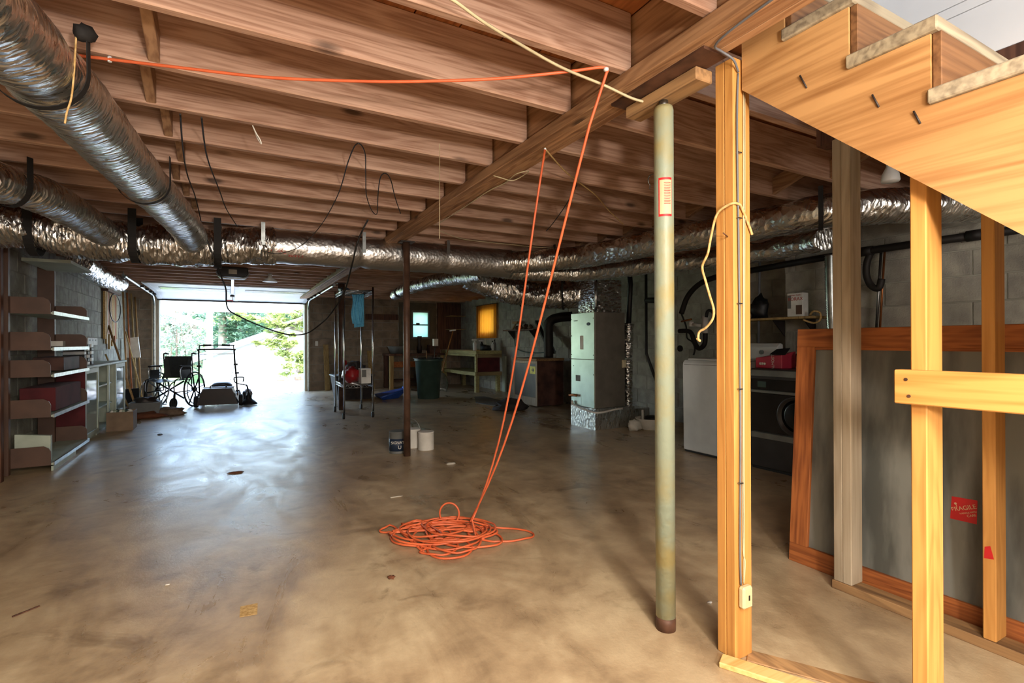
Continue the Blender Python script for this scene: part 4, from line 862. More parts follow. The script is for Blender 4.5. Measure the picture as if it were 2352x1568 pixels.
box('bottom_seal', 'black', GX0-.03, GX1+.03, 12.778, 12.81, 2.015, 2.075, gd)
for x in (GX0-.075, GX1+.075):
    MB().tube(smoothpts([(x,12.72,0.0),(x,12.72,.9),(x,12.72,1.75),(x,12.70,1.95),(x,12.58,2.07),(x,12.35,2.10),(x,11.2,2.11),(x,9.3,2.125)], 6), .022, 6).build('track', 'galv', gd)
    for y in (12.4, 11.9, 11.4, 10.8): MB().lathe([(.02,-.05),(.02,.05)], (x*.985,y,2.11), 10, ax=0).build('roller', 'dark_metal', gd)
    MB().bar((x, 9.32, 2.12), (x, 9.32, 2.18), .03, .004).build('track_hanger', 'galv', gd)
op = thing('door_opener', 'dark ceiling-mounted garage door opener with rail and red release', 'opener', (.02, 8.2, 2.0))
MB().prism([(-.17,2.165),(-.17,2.07),(-.13,2.03),(.17,2.03),(.21,2.07),(.21,2.165)], 1, 8.0, 8.35).build('housing', 'black', op, .01); MB().tube(smoothpts([(-.175,8.0,2.10),(-.16,7.995,2.05),(-.10,7.99,2.018),(.02,7.985,2.012),(.14,7.99,2.018),(.20,7.995,2.05),(.215,8.0,2.10)],5), .010, 8).build('light_lens', 'galv', op)
box('label', 'paper', -.03, .07, 7.994, 7.999, 2.07, 2.13, op); MB().box(.0,.04,8.35,12.7,2.105,2.125).build('rail', 'steel', op)
MB().box(-.02,.06,11.9,12.1,2.07,2.103).build('trolley', 'dark_metal', op); MB().tube([(.02,11.95,2.07),(.02,11.95,1.93)], .003, 5).build('release_cord', 'red_label', op); MB().bar((.02,12.0,2.09),(.03,12.7,2.05), .025, .006).build('door_arm', 'dark_metal', op); lab(box('release_handle', 'red_label', -.09, .03, 11.93, 11.97, 1.985, 2.005, op), 'red release handle')
sd = thing('ceiling_fixture', 'small white shaded ceiling fixture right of the door opener', 'lamp', (.55, 8.6, 2.05)); MB().lathe([(.10,2.05),(.11,2.055),(.03,2.12),(.03,2.175)], (.52,8.6,0), 16).build('shade', 'white', sd)
tag(box('wall_switch', 'white_matte', 1.735, 1.80, YB-.018, YB-.0045, 1.05, 1.16, None, .003), 'white outlet plate on the block pier right of the garage opening', 'outlet')
# ================================================================ right side: washer, dryer, furnace, boiler
WXF = 4.05
ws = thing('washing_machine', 'white top-loading washing machine standing by the right wall', 'washer', (4.38, 3.42, 0))
Y0, Y1 = 3.07, 3.76; D = .66
m = MB().prism([(WXF+.012,.02),(WXF+D,.02),(WXF+D,.93),(WXF+.03,.93),(WXF+.004,.905),(WXF,.87)], 1, Y0, Y1); m.build('cabinet', 'washer_white', ws, .006)
MB().box(WXF+.03, WXF+D-.14, Y0+.04, Y1-.04, .932, .948).build('lid', 'washer_white', ws, .006); box('lid_groove', 'mouse_grey', WXF+.0, WXF+.012, Y0+.02, Y1-.02, .885, .889, ws)
MB().prism([(WXF+D-.13,.932),(WXF+D,.932),(WXF+D,1.09),(WXF+D-.04,1.10),(WXF+D-.09,1.06)], 1, Y0+.03, Y1-.03).build('console', 'washer_white', ws, .008)
for i in range(3): MB().lathe([(.022,-.02),(.02,0)], (WXF+D-.108, Y0+.18+.16*i, 1.01), 14, ax=0).build('dial', 'galv', ws)
box('toe_kick', 'black', WXF+.02, WXF+.05, Y0+.01, Y1-.01, 0, .03, ws)
dr = thing('clothes_dryer', 'dark grey front-loading dryer with a round door behind the chalkboard', 'dryer', (4.38, 2.66, 0))
Y0, Y1 = 2.30, 2.985
MB().box(WXF+.01, WXF+.70, Y0, Y1, .02, .88).build('cabinet', 'dryer_dark', dr, .008); box('top_strip', 'dryer_strip', WXF-.004, WXF+.009, Y0+.005, Y1-.005, .815, .868, dr, .003)
MB().box(WXF+.0, WXF+.009, Y0+.01, Y1-.01, .70, .79).build('control_band', 'dryer_door', dr, .003); box('control_strip', 'dryer_strip', WXF-.004, WXF+.009, Y0+.01, Y1-.01, .672, .692, dr)
box('display', 'bin_green', WXF-.003, WXF, Y1-.16, Y1-.08, .72, .77, dr)
MB().box(WXF+.002, WXF+.009, Y0+.012, Y1-.012, .335, .668).build('door_panel', 'dryer_door', dr, .003)
dd = MB().lathe([(.135,.0),(.150,-.02),(.158,-.024),(.165,-.02),(.17,.002)], (WXF+.0, 2.55, .50), 32, ax=0).build('door_ring', 'dryer_dark', dr); MB().lathe([(.0,-.012),(.10,-.008),(.135,.0)], (WXF, 2.55, .50), 32, ax=0).build('door_glass', 'black_gloss', dd)
box('lower_strip', 'dryer_strip', WXF-.004, WXF+.009, Y0+.005, Y1-.005, .275, .325, dr, .003); box('toe_kick', 'black', WXF+.02, WXF+.05, Y0+.01, Y1-.01, 0, .02, dr)
MB().prism([(WXF+.58,.882),(WXF+.70,.882),(WXF+.70,1.0),(WXF+.62,1.0)], 1, Y0+.03, Y1-.03).build('console', 'black_gloss', dr, .006)
# things on the dryer
cr = thing('soda_carton', 'torn red drinks carton on top of the dryer', 'carton', (4.25, 2.86, .882))
MB().hexa([(4.14,2.74,.882),(4.34,2.74,.882),(4.34,2.99,.882),(4.14,2.99,.882)], [(4.14,2.74,1.0),(4.34,2.74,1.03),(4.34,2.99,.99),(4.14,2.99,.97)]).build('carton', 'box_red', cr, .004)
MB().hexa([(4.15,2.72,1.0),(4.16,2.72,1.0),(4.16,2.86,1.01),(4.15,2.86,1.0)], [(4.19,2.70,1.06),(4.20,2.70,1.06),(4.20,2.82,1.05),(4.19,2.82,1.05)]).build('torn_flap', 'black', cr)
f = frame((4.137, 2.80, .94), (0,0,1), (0,1,0)); text_mesh('carton_text', 'ALMOST', .035, 'white_matte', frame((4.138, 2.82, .935), (0,0,1), (0,1,0)), cr)
for i in range(3): MB().lathe([(.0,0),(.012,0),(.012,.012)], (4.132, 2.90+.02*i, .92), 8, ax=0).build('can_print', 'white_matte', cr)
tag(MB().blob((4.42,2.94,.93), (.06,.07,.06), 12, 8, .2, 3, .882).build('crumpled_bag', 'white_matte'), 'crumpled white plastic bag behind the red carton on the dryer', 'bag')
jg = thing('glass_jug', 'clear round glass jug on the dryer beside the red carton', 'jug', (4.3, 2.62, .882))
MB().lathe([(.06,.882),(.07,.89),(.075,.95),(.07,1.0),(.03,1.045),(.022,1.075)], (4.3,2.63,0), 24).build('body', 'jug', jg); MB().lathe([(.026,1.07),(.026,1.1)], (4.3,2.63,0), 16).build('cap', 'dark_metal', jg)
# wall shelf with soap box and black bag
XS = XRN
wsx = thing('wall_shelf', 'rough narrow wooden shelf on the right wall above the laundry', 'shelf', (XS-.12, 3.2, 1.30))
box('board', 'plank_wood', XS-.24, XS-.008, 2.85, 3.85, 1.335, 1.358, wsx, .003)
for y in (2.98, 3.30): MB().prism([(XS-.2,1.333),(XS-.008,1.333),(XS-.008,1.17)], 1, y, y+.012).build('bracket', 'dark_metal', wsx)
bxr = thing('soap_box', 'white laundry soap box with red BORAX lettering on the wall shelf', 'box', (XS-.15, 3.07, 1.36))
box('carton', 'box_white', XS-.20, XS-.11, 2.99, 3.15, 1.359, 1.59, bxr, .003)
f = lambda y, z: frame((XS-.201, y, z), (0,-1,0), (0,0,1))
text_mesh('box_text', 'BORAX', .045, 'red_print', f(3.065, 1.53), bxr); text_mesh('box_text', 'ZONAL TEAM', .018, 'red_print', f(3.07, 1.567), bxr); box('box_picture', 'shelf_brown', XS-.2015, XS-.2005, 3.0, 3.06, 1.38, 1.47, bxr)
m = MB().box(XS-.2015, XS-.2005, 3.11, 3.145, 1.44, 1.57); m.build('box_panel_print', 'mouse_grey', bxr)
tag(MB().blob((XS-.13,3.52,1.45), (.075,.10,.14), 14, 10, .35, 11, 1.3585).build('black_bag', 'black'), 'black plastic bag slumped on the wall shelf', 'bag')
tag(MB().blob((XS-.13,3.72,1.385), (.06,.10,.04), 12, 8, .35, 5, 1.3585).build('brown_rag', 'fabric_dark'), 'dark rag left of the black bag on the wall shelf', 'rag')
tag(MB().tube(smoothpts([(XS-.20,2.92,1.37),(XS-.24,2.86,1.40),(XS-.245,2.80,1.38),(XS-.24,2.80,1.32),(XS-.22,2.86,1.29),(XS-.21,2.92,1.30),(XS-.215,2.98,1.325)],5), .009, 8).build('wire_coil', 'rope'), 'tan coil of wire hooked on the wall shelf end', 'wire')
# pipes on the right wall
pz = thing('drain_pipe', 'long dark drain pipe sloping along the right wall under the ducts', 'pipe', (4.95, 3, 1.7))
a, b = aX(2352, 520, 4.93), aX(1560, 700, 4.93)
MB().tube([aX(2340,527,4.93), aX(2100,560,4.93), aX(1900,590,4.93), aX(1720,622,4.93)], .032, 14).build('main_run', 'flue', pz); MB().tube(smoothpts([aX(1720,622,4.93), aX(1660,632,4.93), aX(1610,650,4.93), aX(1580,680,4.93), aX(1565,720,4.93)],5), .032, 14).build('elbow', 'flue', pz)
for x, y in ((2240,540),(1990,577)): q = aX(x, y, 4.93); MB().lathe([(.042,-.05),(.042,.05)], q, 16, ax=1).build('coupling', 'flue', pz)
tp = thing('trap_pipe', 'dark curved trap pipe hanging below the drain pipe at right', 'pipe', (4.95, 2.2, 1.5))
MB().tube(smoothpts([aX(2005,570,4.94), aX(1992,600,4.94), aX(1990,630,4.94), aX(2000,655,4.94), aX(2018,662,4.94), aX(2025,640,4.94)],5), .028, 12).build('trap', 'flue', tp); MB().tube([aX(2024,575,4.95), aX(2012,770,4.95)], .011, 10).build('supply_pipe', 'steel', tp); MB().tube([aX(2032,575,4.95), aX(2020,770,4.95)], .009, 10).build('supply_pipe', 'copper', tp)
dv = thing('dryer_vent', 'ribbed silver dryer vent hose hanging down the right wall', 'hose', (4.85, 2.4, 1.0))
P = resample([aX(1907,585,4.82), aX(1908,650,4.82), aX(1910,720,4.82), aX(1914,790,4.82), aX(1918,900,4.82)], .011)
MB().tube(P, [.042 if i % 2 else .050 for i in range(len(P))], 18).build('hose', 'galv', dv)
wp = thing('supply_lines', 'white fittings and dark hoses on the wall behind the washer', 'plumbing', (4.95, 3.9, 1.1))
X_ = 4.95
MB().tube([aX(1620,725,X_), aX(1620,765,X_)], .036, 14).build('standpipe', 'pvc', wp); MB().tube([aX(1590,745,X_), aX(1612,748,X_)], .02, 10).build('side_fitting', 'pvc', wp); MB().lathe([(.03,-.03),(.03,.03)], aX(1588,744,X_), 12).build('end_cap', 'pvc', wp)
MB().tube(smoothpts([aX(1620,765,X_), aX(1618,790,X_), aX(1605,800,X_), aX(1595,785,X_), aX(1585,762,X_), aX(1560,760,X_)],5), .028, 10).build('drain_trap', 'flue', wp)
MB().tube(smoothpts([aX(1622,728,X_-.02), aX(1626,714,X_-.02), aX(1636,716,X_-.02), aX(1646,735,X_-.02), aX(1652,770,X_-.02)],5), .018, 10).build('drain_hose', 'rubber', wp)
MB().tube(smoothpts([aX(1565,720,X_), aX(1576,750,X_), aX(1578,775,X_), aX(1590,785,X_), aX(1596,800,X_), aX(1593,815,X_)],5), .010, 8).build('supply_hose', 'rubber', wp); MB().tube([aX(1565,738,X_), aX(1588,733,X_)], .012, 8).build('copper_stub', 'copper', wp); MB().lathe([(.04,-.01),(.04,.01)], aX(1562,800,X_+.05), 16, ax=0).build('round_cover', 'flue', wp)
MB().tube([aX(1745,590,X_), aX(1742,800,X_)], .012, 8).build('riser_pipe', 'grey_cable', wp)
# ---- furnace
fu = thing('gas_furnace', 'tall grey upright furnace cabinet on a foil-wrapped base', 'furnace', (4.27, 5.42, 0))
FX0, FX1, FY0, FY1 = 4.035, 4.53, 5.18, 5.69
m = MB(); m.grid(lambda u, v: Vector((FX0-.005+.004*noise.noise(Vector((u*30,v*9,0)))+.0, FY0-.01+(FY1-FY0+.02)*u, .0+.27*v)), 50, 14)
m.grid(lambda u, v: Vector((FX0-.005+(FX1+.15-FX0)*u, FY0-.012+.004*noise.noise(Vector((u*60,v*3,7))), .27*v)), 60, 14); m.box(FX0, FX1+.14, FY0, FY1, .0, .262); m.box(FX1+.14, 5.05, FY0+.1, FY1, 0, .21)
m.build('base_plenum', 'foil_tape', fu)
cab = box('cabinet', 'furnace_side', FX0+.004, FX1, FY0, FY1, .272, 1.50, fu, .005)
up_ = box('upper_panel', 'furnace_grey', FX0-.008, FX0+.003, FY0+.004, FY1-.004, .895, 1.497, fu, .003); lp_ = box('lower_panel', 'furnace_grey', FX0-.008, FX0+.003, FY0+.004, FY1-.004, .275, .888, fu, .003)
MB().lathe([(.034,-.002),(.030,-.005)], (0,0,0), 24, ax=0).xf(Matrix.Translation((FX0-.008, FY0+.12, 1.35)) @ Matrix.Diagonal((1,1.15,.62,1))).build('oval_badge', 'navy', up_)
text_mesh('panel_notice', 'CAUTION', .02, 'mouse_grey', frame((FX0-.0085, FY0+.40, 1.40), (0,-1,0), (0,0,1)), up_); box('notice', 'white_matte', FX0-.0095, FX0-.0082, FY0+.23, FY0+.30, 1.02, 1.20, up_)
box('rating_plate', 'mouse_grey', FX0-.0095, FX0-.0082, FY0+.30, FY0+.40, .60, .68, lp_); box('access_cover', 'furnace_side', FX0-.0095, FX0-.0082, FY0+.28, FY0+.49, .42, .425, lp_); box('access_cover', 'furnace_side', FX0-.0095, FX0-.0082, FY0+.28, FY0+.285, .29, .42, lp_)
for y, z in ((.02,1.42),(.02,.95),(.02,.70),(.49,1.42),(.49,1.2),(.49,.95),(.45,.8)): MB().lathe([(.006,-.004),(.006,.002)], (FX0-.008, FY0+y, z), 8, ax=0).build('screw', 'black', fu)
pl = MB(); pl.grid(lambda u, v: Vector((FX0+.06+.012*noise.noise(Vector((u*6,v*22,3))), FY0+.05+.38*u, 1.505+.42*v)), 30, 40); pl.grid(lambda u, v: Vector((FX0+.06+.42*u, FY0+.05+.012*noise.noise(Vector((u*6,v*18,9))), 1.505+.42*v)), 30, 40)
pl.box(FX0+.075, FX1-.02, FY0+.065, FY1-.08, 1.50, 1.925); pl.build('supply_plenum', 'foil_z', fu)
MB().tube([(FX0+.06,FY0+.05,1.52),(FX0+.058,FY0+.05,1.92)], .02, 8, crinkle=.006).build('tape_seam', 'foil_tape', fu)
MB().tube(smoothpts([(FX0-.03,FY0+.36,.41),(FX0-.03,FY0+.42,.41),(FX0-.03,FY0+.52,.40)],4), .017, 8).build('gas_valve', 'copper', fu); MB().tube(smoothpts([(FX0-.03,FY0+.45,.335),(FX0-.035,FY0+.45,.30),(FX0-.04,FY0+.30,.265),(FX0-.045,FY0+.02,.235),(FX0+.05,FY0-.04,.225),(FX0+.25,FY0-.06,.25),(FX0+.40,FY0-.06,.26)],5), .012, 8).build('condensate_pipe', 'pvc', fu); MB().lathe([(.016,-.02),(.016,.03)], (FX0-.035,FY0+.45,.30), 10).build('pipe_tee', 'pvc', fu)
box('switch_box', 'cream', FX1-.06, FX1-.0, FY0-.03, FY0-.001, .78, .88, fu, .004)
# insulated vertical pipe beside it
ip = thing('wrapped_pipe', 'vertical foil-wrapped pipe standing right of the furnace', 'pipe', (4.66, 5.35, .25))
duct(ip, [(4.70,5.30,1.36),(4.69,5.30,1.25),(4.68,5.30,1.0),(4.68,5.30,.9)], (.075,.06), 'foil_z', .010, 31, .02, 24, 'upper_wrap'); duct(ip, [(4.68,5.30,.88),(4.68,5.30,.6),(4.68,5.30,.215)], .062, 'foil_z', .008, 33, .02, 24, 'lower_wrap'); MB().tube([(4.70,5.30,1.35),(4.78,5.35,1.9),(4.8,5.4,2.15)], .035, 10).build('line_set', 'black', ip)
# sump tub
tb = thing('sump_tub', 'low white tub with a dark pump beside the furnace base', 'tub', (4.72, 4.95, 0))
MB().lathe([(.13,0),(.15,.01),(.19,.12),(.205,.135),(.205,.145),(.18,.14),(.14,.03),(.0,.03)], (4.72,4.90,0), 28).build('tub', 'white_matte', tb); MB().lathe([(.09,.03),(.09,.16),(.06,.17)], (4.72,4.90,0), 18).build('pump', 'black', tb); MB().tube([(4.60,4.93,.05),(4.60,4.93,.25)], .015, 8).build('drain_stub', 'pvc', tb)
tag(MB().blob((4.47,4.93,.06), (.10,.07,.075), 14, 8, .25, 6, 0).build('tied_bag', 'white_matte'), 'small tied pale bag on the floor left of the white tub', 'bag')
pv = thing('vent_stack', 'thin dark vertical pipe with elbows on the wall behind the furnace', 'pipe', (5.3, 6.0, .2)); MB().tube([(5.30,5.6,2.1),(5.30,5.6,.95),(5.32,5.3,.3)], .02, 8).build('stack', 'flue', pv); MB().tube([(5.30,5.6,1.72),(5.30,5.3,1.70)], .04, 8).build('elbow', 'flue', pv)
# ---- old boiler
bo = thing('old_boiler', 'dark brown old boiler box with a yellow warning label', 'boiler', (4.86, 7.85, 0))
BX0, BX1, BY0, BY1 = 4.58, 5.12, 7.46, 8.30
box('jacket', 'boiler_brown', BX0+.004, BX1, BY0, BY1, .02, .79, bo, .004); box('top_board', 'plate_wood', BX0-.02, BX1+.01, BY0-.01, BY1+.02, .793, .835, bo, .004)
m = MB(); m.box(BX0-.01, BX0+.003, BY0, BY0+.045, .02, .79).box(BX0-.01, BX0+.003, BY1-.05, BY1, .02, .79).box(BX0-.01, BX0+.003, BY0+.045, BY1-.05, .745, .79).box(BX0-.01, BX0+.003, BY0+.045, BY1-.05, .02, .16); m.build('front_frame', 'grey_stud', bo, .003)
box('front_panel', 'boiler_front', BX0-.004, BX0+.003, BY0+.047, BY1-.052, .162, .743, bo)
yl = box('warning_label', 'yellow_label', BX0-.0125, BX0-.0102, BY0+.05, BY0+.23, .57, .70, bo)
m = MB().prism([(BY0+.17,.625),(BY0+.12,.625),(BY0+.14,.60),(BY0+.12,.60),(BY0+.085,.635),(BY0+.12,.67),(BY0+.14,.67),(BY0+.12,.645),(BY0+.17,.645)], 0, BX0-.0138, BX0-.0127); m.build('label_arrow', 'print_black', yl)
flp = thing('flue_pipe', 'black stovepipe rising from the boiler and bending to the right', 'pipe', (5.0, 8.0, .83)); q = aY(1280, 810, 7.75)
MB().tube(smoothpts([(5.06,7.85,.84),(5.06,7.85,1.2),(5.06,7.85,1.42),(5.10,7.80,1.52),(5.2,7.70,1.56),(5.38,7.55,1.58)],6), .085, 18).build('pipe', 'flue', flp)
lpn = thing('leaning_duct', 'dark flat metal trough leaning on the wall above the boiler', 'trough', (4.98, 8.3, .84)); MB().bar(aX(1234,738,5.33), aX(1268,812,5.12)+Vector((0,0,.02)), .10, .05).build('trough', 'flue', lpn); MB().bar(aX(1241,738,5.31), aX(1275,812,5.10)+Vector((0,0,.02)), .02, .06).build('edge', 'galv', lpn)
tag(MB().blob((4.05,7.42,.06), (.26,.2,.12), 18, 10, .3, 9, 0).build('refuse_bag', 'fabric_dark'), 'dark crumpled bag on the floor in front of the boiler', 'bag')
tag(MB().prism([(4.05,8.0),(4.5,8.45),(4.55,9.5),(4.35,9.55),(3.95,8.6)], 2, .002, .012).build('floor_mat', 'mouse_grey'), 'flat grey mat on the floor between bench and boiler', 'mat')
# wall shelf with tools above boiler
s2 = thing('tool_shelf', 'small dark shelf with old tools on the right wall beside the curtain', 'shelf', (XR-.1, 9.2, 1.35)); box('board', 'dark_wood', XR-.2, XR-.006, 8.7, 10.0, 1.36, 1.385, s2, .003)
for y in (8.9, 9.8): MB().prism([(XR-.18,1.358),(XR-.006,1.358),(XR-.006,1.16)], 1, y, y+.015).build('bracket', 'dark_metal', s2)
for i, (y, r) in enumerate(((8.95,.05),(9.15,.06),(9.35,.05),(9.5,.04))): tag(MB().blob((XR-.12,y,1.386+r*.8), (.05,r,r), 10, 7, .3, i, 1.3855).build('old_fitting', 'rust_metal' if i % 2 else 'tan_bag'), ('rusty lump rightmost on the small tool shelf', 'pale lump of hardware on the small tool shelf', 'rusty fitting in the middle of the small tool shelf', 'small pale fitting leftmost on the small tool shelf')[i], 'hardware')
vc = thing('bench_vise', 'little vise-like tool standing on the small tool shelf', 'tool', (XR-.12, 9.62, 1.386)); MB().bar((XR-.12,9.70,1.39), (XR-.12,9.55,1.52), .03, .03).build('arm', 'plate_wood', vc); box('jaw', 'plate_wood', XR-.17, XR-.07, 9.42, 9.62, 1.51, 1.56, vc, .004)
tag(MB().tube(smoothpts([(XR-.03,9.78,1.20),(XR-.03,9.7,1.0),(XR-.03,9.4,.92),(XR-.03,8.9,.90),(XR-.03,8.5,.92)],6), .01, 6).build('hanging_hose', 'bin_green'), 'thin hose curving down the block wall below the small shelf', 'hose')
# ---- curtain
def cur(u, v): return Vector((XR-.045+.022*math.sin(u*2*PI*9), 10.62+1.08*u - .0, 1.22+.80*v))
ct = thing('curtain', 'pleated yellow-orange curtain over a small window in the right wall', 'curtain', (XR-.05, 11.1, 1.2)); MB().grid(cur, 120, 6).build('cloth', 'curtain_thin', ct); MB().tube([(XR-.05,10.55,2.025),(XR-.05,11.78,2.025)], .008, 8).build('rod', 'dark_metal', ct)
# ---- workbench
wbn = thing('workbench', 'heavy yellowish timber workbench with a lower shelf in the back right corner', 'workbench', (5.05, 11.3, 0))
A, B_, C_, D_ = 4.76, 5.38, 10.32, 12.4
MB().box(A-.02, B_, C_-.02, D_, .855, .93).build('top', 'bench_wood', wbn, .005); box('front_apron', 'bench_wood', A-.018, A+.018, C_+.02, D_-.02, .80, .853, wbn, .004); box('end_apron', 'bench_wood_x', A+.02, B_, C_-.015, C_+.02, .775, .853, wbn, .004)
box('lower_shelf', 'bench_wood', A-.01, B_-.005, C_+.0, D_-.01, .40, .455, wbn, .004); box('end_rail', 'bench_wood_x', A-.012, B_, C_-.03, C_-.001, .375, .455, wbn, .004); box('front_rail', 'bench_wood', A-.045, A-.012, C_-.03, D_-.02, .375, .455, wbn, .004)
lab(box('end_board', 'maroon', A+.04, B_-.03, C_+.022, C_+.036, .458, .772, wbn), 'dark red end board')
for x, y in ((A+.0,C_+.0),(B_-.09,C_+.0),(A+.0,D_-.12),(B_-.09,D_-.12)): box('leg', 'bench_wood', x, x+.085, y+.04, y+.13, 0, .398, wbn, .004); 
for y in (C_+.04, D_-.12): box('upright', 'bench_wood', A-.0, A+.06, y, y+.07, .458, .853, wbn, .004)
def bottle(x, y, h, r, mt, label, spray=True, zb=.931):
    t = thing('bottle', label, 'bottle', (x, y, zb), 'bottles on the workbench'); MB().lathe([(r*.9,zb),(r,zb+.01),(r,zb+h*.6),(r*.45,zb+h*.75),(r*.4,zb+h*.85)], (x,y,0), 16).build('body', mt, t)
    if spray: MB().box(x-.07, x+.04, y-.014, y+.014, zb+h*.86, zb+h).build('trigger', 'white', t)
    else: MB().lathe([(r*.45,zb+h*.86),(r*.45,zb+h)], (x,y,0), 12).build('cap', 'black', t)
bottle(4.90,10.72,.26,.045,'white','white trigger spray bottle leftmost on the workbench'); bottle(5.02,10.60,.24,.04,'black','dark spray bottle with white trigger on the workbench'); bottle(5.30,10.50,.25,.035,'mouse_grey','grey slim bottle on the workbench near corner',False); bottle(5.22,10.45,.22,.03,'white','small white bottle beside the grey slim one on the workbench',False)
tag(MB().blob((5.08,10.5,.985), (.13,.1,.07), 14, 8, .3, 2, .931).build('dark_bundle', 'black'), 'black bundle lying between the bottles on the workbench', 'bundle'); tag(box('paper_sheet', 'paper', 4.8, 4.98, 11.1, 11.3, .931, .94), 'pale folded sheet on the far part of the workbench', 'paper')
ld = thing('leaning_board', 'pale board leaning behind the near end of the workbench', 'board', (5.41, 10.2, 0)); MB().box(5.39, 5.42, 10.15, 10.30, 0, .80).build('board', 'green_white', ld)
shv = thing('shovel', 'long-handled shovel leaning on the workbench front', 'shovel', (4.45, 11.2, 0)); a, b = Vector((4.18,10.95,.42)), Vector((4.72,11.6,1.40)); MB().tube([a, b], .016, 8).build('shaft', 'handle_wood', shv); MB().bar(b+Vector((-.06,.05,0)), b+Vector((.06,-.05,.02)), .03, .03).build('grip', 'white_matte', shv)
m = MB(); m.grid(lambda u, v: Vector((4.02+.28*u*(.75+.25*math.sin(PI*v)) , 10.82-.04*u+.14*v, .01+.43*v+.04*math.sin(PI*u))), 8, 8); m.build('blade', 'galv', shv, solid=.006)
# ---- trash bin
bn = thing('trash_bin', 'tall dark green plastic trash bin standing in the middle back', 'bin', (3.46, 9.75, 0)); q = Vector((3.48, 9.85, 0))
MB().lathe([(.205,0),(.215,.01),(.265,.74),(.285,.745),(.288,.80),(.27,.80),(.262,.78),(.20,.05)], q, 36).build('body', 'bin_green', bn); MB().tube([q+Vector((.29*math.cos(a), .29*math.sin(a), .80)) for a in [2*PI*i/32 for i in range(32)]], .012, 6, True).build('rim', 'black', bn)
for i, (dx, dy, L_, mt, lb_) in enumerate(((-.06,-.1,.95,'handle_wood','thin stick poking up from the green trash bin'), (.02,-.05,1.05,'steel','grey rod with a pale head in the green trash bin'), (-.18,0,.9,'rust_metal','short rusty rod at the left rim of the trash bin'))):
    t = thing('bin_stick', lb_, 'stick', (q.x+dx, q.y+dy, .3)); MB().tube([q+Vector((dx,dy,.08)), q+Vector((dx*1.3+.1*(i == 1),dy,L_))], .010, 6).build('rod', mt, t)
    if i == 1: MB().box(q.x+.08, q.x+.17, q.y-.1, q.y-.02, L_, L_+.14).build('head', 'paper', t)
# second dark bench with tub
b2 = thing('side_bench', 'dark rough bench with brown boards against the back wall', 'bench', (3.8, 12.4, 0)); box('top', 'dark_wood', 3.3, 4.70, 12.1, 12.75, .80, .85, b2, .004)
for x in (3.32, 4.60): box('leg', 'plank_wood', x, x+.09, 12.12, 12.2, 0, .798, b2, .004); box('leg', 'dark_wood', x, x+.09, 12.62, 12.7, 0, .798, b2, .004)
box('crossboard', 'frame_wood', 3.42, 4.59, 12.14, 12.165, .52, .66, b2, .003); box('lower_shelf', 'dark_wood', 3.42, 4.59, 12.17, 12.7, .18, .21, b2, .003)
tag(MB().lathe([(.16,.852),(.22,.98),(.24,1.02),(.245,1.03),(.225,1.025),(.15,.87),(0,.87)], (3.58,12.4,0), 28).build('wash_tub', 'mouse_grey'), 'grey round washtub sitting on the dark side bench', 'tub'); tag(box('toolbox', 'boiler_brown', 4.38, 4.66, 12.3, 12.5, .852, 1.06, None, .006), 'dark red-brown toolbox on the right end of the side bench', 'toolbox'); tag(MB().lathe([(.05,.852),(.06,1.0),(.03,1.1),(.05,1.25),(.06,1.28)], (4.15,12.4,0), 16).build('lamp_base', 'dark_metal'), 'dark slender object standing on the side bench below the window', 'object')
struct(box('trim_4', 'boiler_front', 3.75, WX0-.045, YB-.03, YB-.0045, .92, 2.15), 'green painted board left of the little window'); struct(MB().box(WX1+.045, 4.75, YB-.03, YB-.0045, .92, 2.15).box(WX0-.045, WX1+.045, YB-.03, YB-.0045, WZ1+.045, 2.15).box(WX0-.045, WX1+.045, YB-.03, YB-.0045, .92, WZ0-.045).build('trim_5', 'boiler_front'), 'green painted boards around the little window')
struct(box('trim_6', 'dark_wood', 4.78, XR-.006, YB-.05, YB-.0045, .94, 2.17), 'dark plywood sheet covering the back right corner')
for z in (1.45, 1.80): tag(box('corner_shelf', 'plank_wood', 5.0, XR-.01, 12.45, YB-.055, z, z+.02, None, .003), ('lower thin shelf in the dark back corner', 'upper thin shelf in the dark back corner')[z > 1.6], 'shelf')
tag(box('wall_ledger', 'dark_wood', 2.9, 3.72, YB-.06, YB-.005, 1.69, 1.83, None, .004), 'dark horizontal board fixed to the back wall', 'board')
# planks leaning on the back wall
def lean_plank(x, w, h, y0, mt, label): return tag(MB().hexa([(x,y0,0),(x+w,y0,0),(x+w,y0+.022,0),(x,y0+.022,0)], [(x-.01,YB-.034,h),(x+w-.01,YB-.034,h),(x+w-.01,YB-.012,h),(x-.01,YB-.012,h)]).build('leaning_plank', mt, None, .003), label, 'plank', 'planks leaning on the back wall')
lean_plank(1.92,.12,1.08,12.62,'plank_wood','tallest pale plank leaning right beside the garage jamb'); lean_plank(2.18,.10,.86,12.66,'plank_wood','shorter plank leaning behind the storage tote'); lean_plank(2.95,.11,.92,12.5,'plank_wood','tilted plank leaning between wire rack and side bench')
